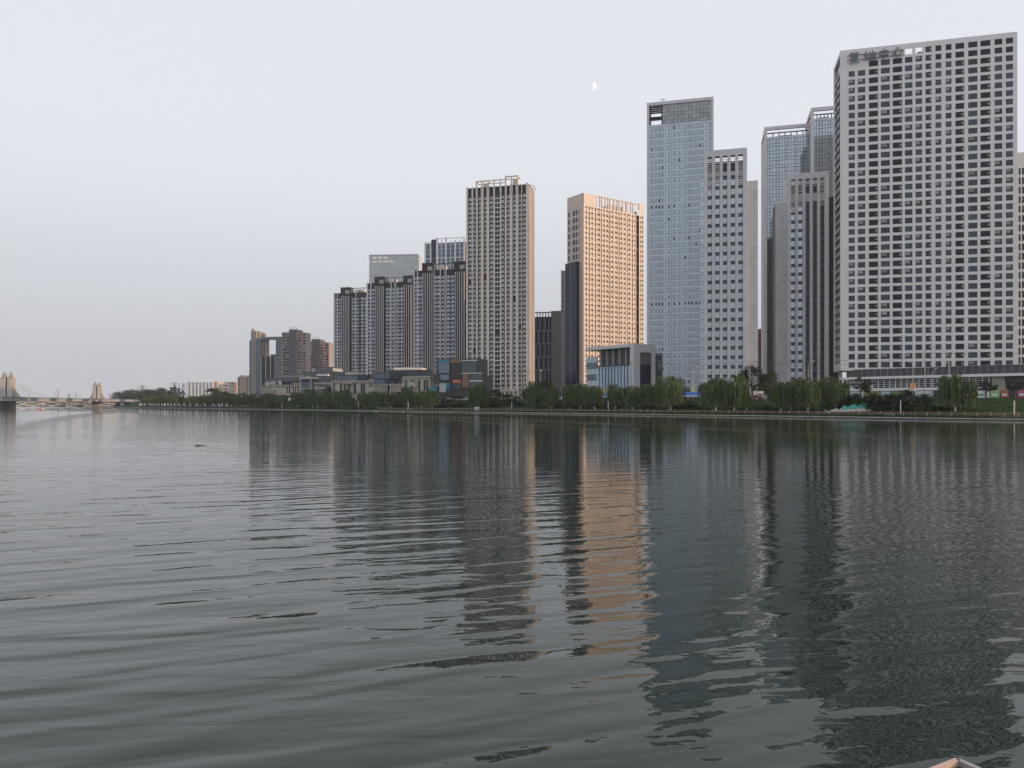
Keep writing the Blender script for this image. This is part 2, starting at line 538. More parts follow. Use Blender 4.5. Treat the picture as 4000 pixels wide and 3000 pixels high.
# ------------------------------------------------------------------ large white tower on the right
T = Thing('white_tower', 'tall white tiled slab tower with rows of square dark windows and rooftop lettering', 'tower', 3283, 311.7)
WTT = T
W = T.X(3974); zb, zt = 18.2, T.Z(198)
fl = 3.42
rows = [(20.2 + fl * r - 1.14, 20.2 + fl * r + 1.14) for r in range(38)]
cp = [(3315, 3339), (3351, 3380), (3394, 3430), (3441, 3476), (3487, 3524), (3535, 3564), (3576, 3602), (3615, 3639),
      (3654, 3677), (3694, 3717), (3732, 3766), (3782, 3818), (3830, 3869), (3885, 3915), (3929, 3957)]
cols = [(T.X(a), T.X(b)) for a, b in cp]
plain = {2, 4, 7, 10, 12}
skip = set()
for c in (0, 1): skip |= {(c, 37), (c, 36)}
for c in (2, 3, 4): skip |= {(c, 37)}
T.part('wall', wall_grid(cols, rows, 0, W, zb, zt, 0.0, 0.16, M_WT, M_REVEAL, skip=skip))
holes = {(5, 37), (6, 37)}
for c, (a, b) in enumerate(cols):
    for r, (z0, z1) in enumerate(rows):
        if (c, r) in skip or (c, r) in holes: continue
        w, h = b - a, z1 - z0
        top = r >= 36
        if c == 7: g, st, ex = M_NAVY_P, 'side', M_PALE if TR.random() < 0.85 else None
        elif c in plain or (top and c > 6): g, st, ex = M_GL_VOID, 'side', (M_BLIND if TR.random() < 0.7 and not top else None)
        else:
            g = M_GL_MID if TR.random() < 0.8 else M_GL_DARK
            st = 'tee' if w > 2.6 else 'cross'
            ex = M_BLIND if TR.random() < 0.26 else None
        T.piece('window', window(w, h, M_FRAME, g, st, extra=ex, split=True), (a + b) / 2, 0.14, (z0 + z1) / 2)
dep = 17.6
roof = rows[35][1] + 1.0
mb = MB()
mb.box(0.9, W, 0.9, dep, zb, roof, M_WT, 'f')
T.part('body', mb)
T.box('parapet_wall', 0.0, W, dep - 0.5, dep, roof, zt, M_WT)
T.box('parapet_wall', W - 0.5, W, 0.5, dep - 0.5, roof, zt, M_WT)
T.box('roof_plant', 30, 52, 4.5, 10, roof, zt - 2.0, M_ROOF)
T.box('soffit', 0, W, 0.002, dep, zb - 0.3, zb, M_WT)
# near flank: white end piers, dark recess with balcony slabs and slanted fins
T.box('end_pier', -0.02, 0.9, 0.02, 1.2, zb, zt, M_WT)
T.box('end_pier', -0.02, 0.9, dep - 2.0, dep, zb, zt - 0.02, M_WT)
T.box('end_beam', -0.02, 0.9, 1.2, dep - 2.0, zt - 1.6, zt - 0.02, M_WT)
T.box('end_beam', -0.02, 0.9, 1.2, dep - 2.0, zb, zb + 3.0, M_WT)
T.box('end_beam', -0.02, 0.9, 1.2, dep - 2.0, roof - 0.6, roof, M_WT)
T.box('end_recess', 0.75, 0.88, 1.2, dep - 2.0, zb + 3.0, zt - 1.6, M_NAVY)
for r in range(1, 37):
    z = 20.2 + fl * r - 1.7
    if z > zt - 9: break
    if r == 1:
        bslab = MB().box(0.05, 0.75, 1.2, dep - 2.0, 0, 0.28, M_PALE).mesh('balcony_slab')
        mb = MB(); mb.prism([(0.10, 5.0), (0.7, 5.0), (0.7, 9.4), (0.10, 9.4)], 0.35, 1.4, M_PALE)
        fin_me = mb.mesh('balcony_panel')
    link('balcony_slab', bslab, T.o, (0, 0, z))
    link('balcony_panel', fin_me, T.o, (0, 0, z))
T.finish()

# the four characters mounted on the tower's upper left corner, built stroke by stroke
STROKES = {
 'fu': [((3, 10), (1, 7)), ((2.6, 9), (9, 9)), ((2.5, 7.6), (8, 7.6)), ((2.5, 6.4), (8, 6.4)), ((2.5, 5.2), (8, 5.2)), ((2.5, 7.6), (2.5, 5.2)), ((8, 7.6), (8, 5.2)),
        ((3.6, 5), (1, 2.6)), ((3, 4), (8, 4)), ((8, 4), (5, 1.4)), ((5, 1.4), (1, 0)), ((3.4, 3.2), (6, 1.2)), ((6, 1.2), (9.4, 0))],
 'di': [((0.4, 6.4), (3.6, 6.4)), ((2, 9.6), (2, 2.4)), ((0.2, 1.8), (3.8, 2.8)), ((4.6, 5.4), (9, 7)), ((5, 8.4), (5, 1.2)), ((5, 1), (9.4, 1)), ((9.4, 1), (9.4, 2.4)),
        ((6.9, 9.6), (6.9, 2.6)), ((9, 7), (9, 3.4)), ((9, 3.4), (8, 3.2))],
 'zhong': [((1, 7.6), (9, 7.6)), ((1, 3.6), (9, 3.6)), ((1, 7.6), (1, 3.2)), ((9, 7.6), (9, 3.2)), ((5, 10), (5, 0))],
 'xin': [((1.6, 6), (0.6, 2.4)), ((3, 7.6), (3, 1.4)), ((3, 1), (7, 1)), ((7, 1), (7.4, 3)), ((4.6, 9.2), (5.6, 6.8)), ((8, 7), (9.6, 3.6))],
}
SG = empty('rooftop_sign', tuple(T.o.location), T.o.rotation_euler.z)
tag(SG, 'row of four large grey characters fixed to the top left of the white tower', 'sign')
for key, pa, pb, py0, py1 in (('fu', 3312, 3359, 209, 252), ('di', 3371, 3423, 203, 241), ('zhong', 3432, 3471, 196, 234), ('xin', 3484, 3526, 187, 226)):
    x0, x1 = T.X(pa), T.X(pb); z1, z0 = T.Z(py0, x0), T.Z(py1, x0)
    mb = MB(); sxx, szz = (x1 - x0) / 10, (z1 - z0) / 10
    for i, (a, b) in enumerate(STROKES[key]):
        y = -0.75 - 0.012 * i
        mb.bar((x0 + a[0] * sxx, y, z0 + a[1] * szz), (x0 + b[0] * sxx, y, z0 + b[1] * szz), 0.30 if key == 'fu' else 0.42, M_SIGN, 0.40 if key == 'fu' else 0.52)
    mb.build('character', SG)
mb = MB()
for f in (0.3, 0.72):
    xa, xb = T.X(3310), T.X(3530)
    za = T.Z(252, xa) * (1 - f) + T.Z(209, xa) * f
    mb.box(xa, xb, -0.42, -0.30, za, za + 0.2, M_MULL)
    for i in range(9):
        xx = xa + (xb - xa) * i / 8
        mb.box(xx - 0.06, xx + 0.06, -0.30, 0.0, za, za + 0.15, M_MULL)
mb.build('mounting_rail', SG)

# ------------------------------------------------------------------ building at the right edge
T = Thing('edge_tower', 'pale stone tower with slot windows, peeking out right of the white tower', 'tower', 3962, 308)
zt = T.Z(597); fl = 3.85
rows = [(9 + fl * r, 9 + fl * r + 2.7) for r in range(int((zt - 12) / fl))]
cols = [(T.X(a), T.X(b)) for a, b in ((3979, 3987), (3992, 4001), (4010, 4022), (4034, 4046))]
T.part('wall', wall_grid(cols, rows, 0, 46, 6, zt, 0, 0.4, M_STONE, M_REVEAL))
T.box('body', 0, 46, 0.41, 22, 6, zt - 0.4, M_STONE, 'f')
for a, b in cols:
    for z0, z1 in rows:
        T.piece('window', window(b - a, z1 - z0, M_FRAME, M_GL_DARK, 'two', extra=M_BLIND if TR.random() < 0.1 else None), (a + b) / 2, 0.38, (z0 + z1) / 2)
T.finish()

# ------------------------------------------------------------------ glass towers behind (grid towers)
def panel_tm(w, h, m, gap=0.09, d=0.06):
    key = ('panel', round(w, 2), round(h, 2), m.name)
    if key not in _win:
        _win[key] = Tm(MB().box(-w / 2 + gap, w / 2 - gap, -d, 0, -h / 2 + gap, h / 2 - gap, m, 'k'), w * h)
    return _win[key]

def grid_tower(name, label, pxl, D, pxr, pytop, flank_px, bay, fl, crown, vents):
    T = Thing(name, label, 'tower', pxl, D)
    W = T.X(pxr); zt = T.Z(pytop); dep = 24.0
    pw = 1.3; zc = zt - crown
    T.box('body', 0.5, W - 0.5, 0.12, dep, 6, zc, M_MULL)
    T.box('corner_pier', 0, pw, -0.25, 2.0, 6, zt, M_STONE)
    T.box('corner_pier', W - pw, W, -0.25, 2.0, 6, zt, M_STONE)
    T.box('corner_pier', 0, pw, dep - 2, dep, 6, zt, M_STONE)
    T.box('top_beam', pw, W - pw, -0.25, 0.9, zt - 1.7, zt, M_STONE)
    T.box('top_beam', 0.02, 0.9, 2.0, dep - 2, zt - 1.7, zt, M_STONE)
    T.box('top_beam', 0.9, W, dep - 1, dep - 0.02, zt - 1.7, zt - 0.02, M_STONE)
    T.box('flank_wall', -0.03, 0.45, 2.0, dep - 2, 6, zc + 1.0, M_GREYMETAL)
    # open crown: struts and plant behind them
    for i in range(1, 7):
        x = pw + (W - 2 * pw) * i / 7
        MB().bar((x, 1.2, zc), (x + 0.8, 8, zt - 0.6), 0.5, M_MULL).build('roof_strut', T.o)
    T.box('roof_rail', pw, W - pw, 2.2, 2.6, zc + crown * 0.45, zc + crown * 0.45 + 0.5, M_MULL)
    T.box('plant_room', W * 0.3, W * 0.62, 7, 14, zc, zt - 2.6, M_GREYMETAL)
    n = round((W - 2 * pw) / bay); b = (W - 2 * pw) / n
    k = int((zc - 8) / fl)
    for r in range(k):
        z = zc - (r + 0.5) * fl
        for i in range(n):
            x = pw + (i + 0.5) * b
            big = panel_tm(b, fl * 0.64, M_MIRROR); small = panel_tm(b, fl * 0.36, M_MIRROR)
            if i in vents and r % 1 == 0 and TR.random() < 0.93:
                T.piece('window', window(b - 0.14, fl * 0.64 - 0.16, M_FRAME, M_MIRROR, 'sash', fw=0.09), x, 0.1, z - fl * 0.18)
            else:
                T.piece('glass_panel', big, x, 0.1, z - fl * 0.18)
            T.piece('spandrel_panel', small, x, 0.1, z + fl * 0.32)
    return T
T = grid_tower('glass_tower', 'blue mirrored glass tower with an open stepped crown, left of the taller glass tower', 2986, 385, 3172, 497, 2972, 1.45, 3.65, 5.2, (0, 3, 6, 9, 12))
T.finish()
T = grid_tower('glass_tower', 'blue mirrored glass tower with its open crown beside the white tower, half hidden behind it', 3168, 372, 3290, 422, 3152, 1.30, 3.65, 5.4, (2, 5, 8))
T.finish()

# ------------------------------------------------------------------ tall blue office tower
T = Thing('blue_tower', 'tall blue grey curtain wall tower with a stone frame and a hole in its crown', 'tower', 2527, 385)
W = T.X(2787.5); zt = T.Z(403); dep = 20.0
xa, xb = T.X(2536), T.X(2778); zc = T.Z(490)
T.box('stone_frame', 0, xa, -0.3, 1.6, 6, zt, M_STONE)
T.box('stone_frame', xb, W, -0.3, 1.6, 6, zt, M_STONE)
T.box('stone_frame', xa, xb, -0.3, 1.6, zt - 1.6, zt, M_STONE)
T.box('body', 0.3, W - 0.3, 0.30, dep, 6, zc, M_MULL)
T.box('side_wall', W - 0.3, W - 0.05, 1.6, dep, 6, zt - 3, M_GREYMETAL)
T.box('side_wall', 0.05, 0.3, 1.6, dep, 6, zc, M_GREYMETAL)
xh = T.X(2588)
# crown: glazed screen on the right, open bay with cross beams on the left
n = 13
M_SCREEN = mat('crown_glass', (0.30, 0.315, 0.33), 0.25, metal=0.3, per_object=0.16)
ws = (xb - xh) / n; hs = (zt - 1.6 - zc) / 5
for i in range(n):
    for j in range(5):
        T.piece('crown_panel', panel_tm(ws, hs, M_SCREEN, 0.07), xh + (i + 0.5) * ws, 0.35, zc + (j + 0.5) * hs)
T.box('crown_wall', xh, xb, 0.36, 4.0, zc, zt - 1.6, M_MULL)
T.box('crown_cheek', xh - 0.6, xh, 0.3, 9.0, zc, zt - 1.6, M_NAVY)
T.box('crown_cheek', xa, xa + 0.7, 1.6, 9.0, zc, zt - 1.6, M_NAVY)
for i in range(4):
    y = 1.4 + i * 2.5
    T.box('crown_beam', xa + 0.7, xh - 0.6, y, y + 0.45, zt - 2.4, zt - 1.7, M_NAVY)
T.box('crown_beam', xa + 0.7, xh - 0.6, 9, 9.8, zt - 5.8, zt - 4.0, M_NAVY)
mb = MB(); xm = T.X(2588.0)
mb.tube([(xm, 2, zt), (xm, 2, zt + 2.1)], 0.14, M_MULL, 6)
mb.bar((xm - 1.3, 2, zt + 1.8), (xm + 1.3, 2, zt + 1.8), 0.22, M_MULL)
T.part('roof_mast', mb)
fl = 3.29
wp = [2546, 2563, 2575, 2588, 2613.5, 2633, 2654, 2676, 2691, 2704, 2719, 2733, 2746, 2773]
bays = [2536, 2554.5, 2579, 2600, 2623, 2643.5, 2665, 2684, 2697.5, 2711.5, 2726, 2739.5, 2760, 2778]
bx = [T.X(q) for q in bays]; wx = [T.X(q) for q in wp]
k = int((zc - 9) / fl)
for r in range(k):
    z = zc - 1.2 - (r + 0.5) * fl
    for i in range(len(bx) - 1):
        a, b = bx[i], bx[i + 1]
        T.piece('glass_panel', panel_tm(b - a, fl * 0.68, M_MIRROR, 0.05), (a + b) / 2, 0.28, z + fl * 0.16)
        if i % 2 == 0:
            c = bx[min(i + 2, len(bx) - 1)]
            T.piece('spandrel_panel', panel_tm(c - a, fl * 0.32, M_MIRROR, 0.05), (a + c) / 2, 0.28, z - fl * 0.34)
    for i, x in enumerate(wx):
        dark = TR.random() < 0.04 or (r == 12 and i < 6) or (r == 27)
        T.piece('window', window(0.82, 1.5, M_FRAME, M_GL_DARK if dark else M_MIRROR, 'none', fw=0.15), x, 0.20, z + fl * 0.13)
for i in range(6):
    T.piece('glass_panel', panel_tm((xb - xa) / 6, 1.1, M_MIRROR, 0.05), xa + (i + 0.5) * (xb - xa) / 6, 0.28, zc - 0.6)
T.finish()

# ------------------------------------------------------------------ stone fin towers (two of the same design)
def fin_tower(name, label, pxl, pxr, D, pytop, slots, louvre_to, fl, z_first, lit):
    T = Thing(name, label, 'tower', pxl, D)
    W = T.X(pxr); zt = T.Z(pytop); dep = 15.0
    xs = [(T.X(a), T.X(b)) for a, b in slots]
    e = [0] + [v for s in xs for v in s] + [W]
    for i in range(0, len(e), 2):
        mb = MB(); a, b = e[i], e[i + 1]
        mb.box(a, b, 0, 1.2, 6, zt - 2.6, M_STONE)
        if 0 < i < len(e) - 2:
            c = (a + b) / 2                       # a shallow rib on each inner pier
            mb.box(c - 0.16, c + 0.16, -0.12, 0.0, 6, zt - 2.6, M_STONE, 'k')
        T.part('pier', mb)
    T.box('top_beam', 0, W, 0, 1.2, zt - 2.6, zt, M_STONE)
    T.box('body', 0.02, W - 0.02, 1.25, dep, 6, zt - 9, M_STONE)
    zl = T.Z(louvre_to)
    for a, b in xs:
        T.box('slot_glass', a, b, 0.95, 1.24, 6, zl, M_NAVY)
        T.box('slot_beam', a, b, 0.3, 1.0, zt - 3.2, zt - 2.6, M_SEAM)
    for i, (a, b) in enumerate(xs):
        z = zt - 4.2; q = 0
        n_l = (17, 14, 3, 3, 15)[i]
        while q < n_l and z > zl - 6:
            T.piece('louvre', Tm(MB().box(-(b - a) / 2, (b - a) / 2, 0, 0.25, 0, 0.22, M_FIN), 1) if q == 0 else lv, (a + b) / 2, 0.35, z)
            lv = T.pieces['louvre'][-1][0]
            z -= 0.62 + 0.35 * TR.random(); q += 1
        T.box('louvre_backing', a, b, 1.3, 1.5, zl, zt - 4.8, M_NAVY if i in (2, 3) else M_BROWN)
    r = 0; z = z_first
    while z > 8:
        for i, (a, b) in enumerate(xs):
            w = b - a
            T.piece('spandrel_panel', Tm(MB().box(-w / 2, w / 2, 0, 0.12, -fl * 0.13, fl * 0.13, M_SEAM), w * 1) if r == 0 else T.pieces['spandrel_panel'][i][0], (a + b) / 2, 0.78, z + fl * 0.42)
            if i in lit:  # lit: mirror glass; elsewhere a dark reflection is put into the glass colour
                T.piece('window', window(w, fl * 0.7, M_FRAME, M_MIRROR, 'side' if i % 2 == 0 else 'sidel', fw=0.1), (a + b) / 2, 0.85, z)
            else:
                T.piece('window', window(w, fl * 0.7, M_FRAME, M_GL_DARK, 'side', fw=0.08), (a + b) / 2, 0.85, z)
        z -= fl; r += 1
    return T
def panel_wall(T, name, x0, x1, y0, z0, z1, nc, h):
    """cladding panels with open joints on a dark backing; each one its own part"""
    w = (x1 - x0) / nc; n = int((z1 - z0) / h); h = (z1 - z0) / n
    for i in range(nc):
        for j in range(n):
            T.piece('stone_panel', panel_tm(w, h, M_STONE_P, 0.035, 0.08), x0 + (i + 0.5) * w, y0, z0 + (j + 0.5) * h)

T = fin_tower('stone_tower', 'narrow grey stone office tower with five dark window slots, beside the blue tower', 2750, 2918, 318, 590,
              [(2764, 2781.5), (2793.5, 2811.5), (2823.6, 2841), (2854, 2872), (2884, 2902)], 690, 3.96, 97.0, (0, 1, 2, 3, 4))
W = T.X(2918); x1 = T.X(2962); zw = T.Z(700, W)
T.box('wing_wall', W + 0.003, x1, 2.6, 14, 6, zw - 0.05, M_SEAM)
panel_wall(T, 'wing', W + 0.003, x1, 2.6, 6, zw, 3, 3.96)
xg = T.X(2734)
T.box('glass_strip', xg, 0, 1.4, 12, 6, T.Z(695), M_MULL)
for r in range(22):
    z = T.Z(700) - (r + 0.5) * 3.96
    T.piece('glass_panel', panel_tm(-xg, 2.9, M_MIRROR, 0.06), xg / 2, 1.4, z)
    T.piece('spandrel_glass', panel_tm(-xg, 1.0, M_MIRROR, 0.06), xg / 2, 1.4, z + 1.97)
T.finish()

T = fin_tower('stone_tower', 'grey stone tower with five window slots, the right ones dark, nearest the white tower', 3073, 3238, 340, 680,
              [(3090, 3107), (3118, 3135), (3146.5, 3163), (3175, 3192), (3204, 3220.5)], 790, 3.92, 92.0, (0, 1))
xl = T.X(3029); zw = T.Z(790, 0)
T.box('wing_wall', xl, -0.003, 1.2, 14, 6, zw - 0.05, M_SEAM)
panel_wall(T, 'wing', xl, -0.003, 1.2, 6, zw, 4, 3.92)
T.box('flank_wall', -0.02, 0.9, 1.2, 15, 6, T.Z(684), M_STONE)
W = T.X(3238); xr = T.X(3275)
T.box('dark_wing', W + 0.003, xr, 1.6, 14, 6, T.Z(765, W), M_NAVY)
for r in range(20):
    T.piece('wing_window', window((xr - W) * 0.45, 2.6, M_FRAME, M_GL_DARK, 'two'), W + (xr - W) * 0.3, 1.5, T.Z(775, W) - (r + 0.6) * 3.9)
T.finish()

# dark brick block glimpsed in the gap between the stone towers
T = Thing('brick_block', 'dark red brick block glimpsed in the gap between the two stone towers', 'building', 2955, 520)
T.box('wall', 0, 6, 0, 10, 6, T.Z(1285), mat('dark_brick', (0.13, 0.075, 0.06), 0.8, noise=0.2))
for r in range(10):
    T.piece('window', window(1.4, 1.6, M_FRAME, M_GL_DARK, 'two'), 2.6, -0.02, T.Z(1310) - r * 3.2)
T.finish()
# ------------------------------------------------------------------ golden tower in the last sun
T = Thing('beige_tower', 'beige grid fronted tower lit golden by low sun, dark blue block on its shaded side', 'tower', 2280, 470, 34.6)
W = T.X(2513); zt = T.Z(752); dep = T.Yl(2216)
fl = 3.2
n = int((zt - 12) / fl)
rows = [(zt - 8.2 - fl * r - (2.5 if r % 3 == 0 else 2.95), zt - 8.2 - fl * r) for r in range(n)]
cp = [(2286.4, 2293.5), (2299, 2304.5), (2309, 2317), (2322.5, 2328.5), (2333, 2344), (2347, 2351), (2354.8, 2363), (2368, 2376.5), (2379, 2384),
      (2387, 2396), (2402, 2412), (2415.5, 2420.5), (2423, 2430.5), (2436, 2443.5), (2448.5, 2452), (2454, 2462), (2468, 2473), (2477, 2482)]
cols = [(T.X(a), T.X(b)) for a, b in cp]
xs0 = T.X(2485); xs1 = T.X(2494)
skip = set()
T.part('wall', wall_grid(cols, rows, 0, xs0, 6, zt - 7.4, 0.0, 0.45, M_GOLDW, M_GOLDW))
cols2 = [(T.X(2498), T.X(2501)), (T.X(2502.5), T.X(2509.5))]
T.part('wall', wall_grid(cols2, rows, xs1, W, 6, zt - 4.0, -0.6, 0.45, M_GOLDW, M_GOLDW))
T.box('recess_wall', xs0, xs1, 1.6, 1.8, 6, zt - 5.0, M_GREYMETAL)
def gold_cell(w, h, narrow):
    key = ('gold', round(w, 2), round(h, 2), narrow)
    if key in _win: return _win[key]
    mb = MB()
    mb.face([(-w / 2, 0, -h / 2), (w / 2, 0, -h / 2), (w / 2, 0, h / 2), (-w / 2, 0, h / 2)], M_BROWN)
    if narrow: mb.box(-w * 0.5, w * 0.0, -0.18, 0, -h / 2, h * 0.05, M_GOLDP, 'k')
    else:
        mb.box(-w * 0.30, w * 0.34, -0.2, 0, -h * 0.42, h * 0.08, M_GOLDP, 'k')
        mb.box(-w * 0.5, -w * 0.42, -0.12, 0, -h / 2, h / 2, M_GOLDP, 'k')
    _win[key] = Tm(mb, w * h)
    return _win[key]
for r, (z0, z1) in enumerate(rows):
    for c, (a, b) in enumerate(cols):
        T.piece('window_bay', gold_cell(b - a, z1 - z0, c in (1, 3, 5, 8, 11, 14, 16)), (a + b) / 2, 0.43, (z0 + z1) / 2)
    for a, b in cols2:
        T.piece('window_bay', gold_cell(b - a, z1 - z0, False), (a + b) / 2, -0.17, (z0 + z1) / 2)
# slender floor bands every third floor, and the open crown of fins
for r in range(1, n, 3):
    T.box('floor_band', cols[4][0] - 0.3, xs0 + 1.6, -0.22, -0.003, rows[r][1] + 0.35, rows[r][1] + 0.6, M_GOLDW, 'k')
T.box('crown_wall', 0, cols[4][0] - 0.4, 0, 0.8, zt - 7.4, zt, M_GOLDW)
T.box('crown_wall', xs1, W, -0.6, 0.4, zt - 4.0, zt + 0.2, M_GOLDW)
for c in range(4, len(cols)):
    a = cols[c][0] - 0.45
    T.box('crown_fin', a - 0.35, a + 0.25, 0, 0.8, zt - 7.4, zt - 0.5, M_GOLDW)
T.box('crown_beam', cols[4][0] - 0.4, xs0 + 1.6, 0, 1.0, zt - 0.5, zt, M_GOLDW)
T.box('roof_plant', W * 0.5, W * 0.72, 5, 12, zt - 8, zt - 2.5, M_GOLDW)
T.box('body', 0.5, W, 0.5, dep - 0.3, 6, zt - 7.6, M_GOLDW, 'f')
# shaded left face
yl = [T.Yl(a) for a in (2278, 2219)]
ycol = [(T.Yl(b), T.Yl(a)) for a, b in ((2219, 2226), (2237, 2246), (2248.5, 2256), (2260.5, 2263.5))]
zr = [(zt - 9.5 - fl * 1.45 * r - 3.1, zt - 9.5 - fl * 1.45 * r) for r in range(26)]
T.part('wall', wall_grid(ycol, zr, 0.01, dep, 6, zt, 0.0, 0.4, M_GOLDW, M_GREYMETAL, side='left'))
for a, b in ycol:
    for z0, z1 in zr:
        T.piece('window', window(b - a, z1 - z0, M_GREYMETAL, M_GL_DARK, 'cross', fw=0.12), 0.38, (a + b) / 2, (z0 + z1) / 2, -math.pi / 2)
za = T.Z(1018)
ya, yb = T.Yl(2262), T.Yl(2218)
T.box('blue_block', -2.2, -0.004, ya, yb, 6, za, M_NAVY)
T.box('block_seam', -2.26, -2.2, (ya + yb) / 2 - 0.1, (ya + yb) / 2 + 0.1, 6, za - 0.4, M_PALE)
T.finish()

T = Thing('slim_tower', 'slim dark tower with pale vertical strips, against the left side of the golden lit tower', 'tower', 2191, 520)
W = T.X(2228); zt = T.Z(1058)
T.box('body', 0, W, 0, 14, 6, zt, M_NAVY)
for a, b in ((2191, 2196), (2203, 2206), (2210.5, 2215)):
    T.box('pale_strip', T.X(a), T.X(b), -0.35, -0.002, 6, zt - 0.5 if a != 2191 else zt + 0.6, M_FIN)
r = 0
while zt - 3 - r * 3.3 > 8:
    for a, b in ((2196.3, 2202.7), (2206.3, 2210.2)):
        xa, xb = T.X(a), T.X(b)
        T.piece('window', window(xb - xa, 1.7, M_GREYMETAL, M_GL_MID, 'two', fw=0.12), (xa + xb) / 2, -0.02, zt - 3 - r * 3.3)
    r += 1
T.finish()

T = Thing('fin_block', 'dark glass office block with staggered pale fins, low between the two sunlit towers', 'building', 2087, 500)
W = T.X(2154); zt = T.Z(1220)
T.box('body', 0, W, 0.0, 18, 6, zt - 3.2, M_NAVY)
T.box('top_beam', 0, W, -0.5, 0.4, zt - 0.6, zt, M_MULL)
T.box('side_slab', W + 0.003, T.X(2192), -0.8, 18, 6, zt + 0.4, mat('taupe_slab', (0.17, 0.165, 0.165), 0.7, noise=0.08, scale=0.3))
for i in range(7):
    x = W * i / 6
    T.box('crown_fin', x - 0.25, x + 0.25, -0.5, 0.3, zt - 3.6, zt - 0.6, M_MULL)
M_FIN2 = mat('grey_fin', (0.30, 0.31, 0.32), 0.6)
for j in range(5):
    z1 = zt - 4 - j * 8.6; z0 = max(z1 - 8.6, 6.5)
    T.box('floor_band', 0, W, -0.12, -0.003, z0, z0 + 0.4, M_FIN2, 'k')
    for x, w in ((0.30, 0.5), (0.58, 0.5), (0.86, 0.5)):
        T.box('fin', W * x - w / 2, W * x + w / 2, -0.45, -0.003, z0 + 0.4, z1, M_FIN2, 'k')
    for i, x in enumerate((0.16, 0.44, 0.72)):
        x += 0.06 if j % 2 else -0.04
        T.box('fin', W * x - 0.14, W * x + 0.14, -0.35, -0.003, z0 + 0.4, z1, M_FIN2, 'k')
T.finish()

# ------------------------------------------------------------------ sand coloured residential tower
def cell(w, h, kind, dark, pale, slab):
    """one flat's bay: dark glazing, pale blinds or unit boxes, and the pale slab edge under it"""
    key = ('cell', round(w, 1), round(h, 1), kind, dark.name, pale.name)
    if key in _win: return _win[key]
    w = round(w, 1)
    mb = MB()
    mb.box(-w / 2, w / 2, -0.08, 0, -h * 0.5, h * 0.46, dark, 'kbt')
    if kind == 'one':
        mb.box(-w * 0.24, w * 0.38, -0.28, -0.08, -h * 0.30, h * 0.12, pale, 'k')
        mb.box(-w / 2, w / 2, -0.34, -0.08, -h * 0.46, -h * 0.34, slab, 'k')
    elif kind == 'left':
        mb.box(-w * 0.42, w * 0.16, -0.28, -0.08, -h * 0.30, h * 0.14, pale, 'k')
        mb.box(-w / 2, w / 2, -0.34, -0.08, -h * 0.46, -h * 0.34, slab, 'k')
    elif kind == 'pair':
        mb.box(-w * 0.44, -w * 0.10, -0.28, -0.08, -h * 0.22, h * 0.22, pale, 'k')
        mb.box(w * 0.10, w * 0.44, -0.28, -0.08, -h * 0.22, h * 0.22, pale, 'k')
        mb.box(-w / 2, w / 2, -0.34, -0.08, -h * 0.44, -h * 0.26, slab, 'k')
    elif kind == 'stair':
        mb.box(-w * 0.5, w * 0.5, -0.34, -0.08, -h * 0.46, -h * 0.20, slab, 'k')
        mb.box(-w * 0.04, w * 0.02, -0.16, -0.08, -h * 0.2, h * 0.46, pale, 'k')
    _win[key] = Tm(mb, w * h)
    return _win[key]
M_CELL = mat('flat_glazing', (0.022, 0.030, 0.045), 0.2, spec=0.3, per_object=0.3)
M_CELLB = mat('flat_glazing_brown', (0.045, 0.038, 0.040), 0.3, spec=0.3, per_object=0.3)
M_UNIT = mat('window_unit', (0.48, 0.50, 0.52), 0.5, per_object=0.30)
M_UNITB = mat('window_unit_blue', (0.47, 0.53, 0.59), 0.4, per_object=0.30)

T = Thing('sand_tower', 'tall residential tower with sand coloured piers and an open frame crown, its right edge sunlit', 'tower', 1825, 448)
W = T.X(2066); zt = T.Z(734); dep = T.Yl(2086, W)
cx = lambda v: T.X(1780 + v * 0.3013)
piers = [(140, 162), (209, 227), (267, 288), (330, 364), (404, 437), (489, 510), (575, 594), (640, 662), (705, 740), (783, 816), (853, 863), (914, 945)]
wins = [(162, 209), (227, 267), (288, 330), (364, 404), (437, 489), (510, 575), (594, 640), (662, 705), (740, 783), (816, 853), (863, 914)]
kinds = ['one', 'left', 'one', 'one', 'one', 'stair', 'left', 'one', 'one', 'one', 'one']
T.box('body', 0.02, W - 0.02, 0, dep, 6, zt - 0.4, M_BRICK)
for i, (a, b) in enumerate(piers):
    top = zt + (0.2 if i in (0, 1, 11) else 0.0)
    T.box('pier', cx(a), cx(b), -0.75 if i in (2, 3, 4, 8, 9, 11) else -0.5, -0.002, 6, top, M_T4, 'k')
fl = 2.72
r = 0
z = zt - 6.6
while z > 8:
    for i, (a, b) in enumerate(wins):
        xa, xb = cx(a), cx(b)
        kd = kinds[i]
        if TR.random() < 0.02: z_ = z; continue
        T.piece('window_bay', cell(xb - xa - 0.02, fl, kd, M_CELL if kd == 'stair' or i % 3 == 0 else M_CELLB, M_UNIT, M_SLAB), (xa + xb) / 2, -0.003, z)
    z -= fl
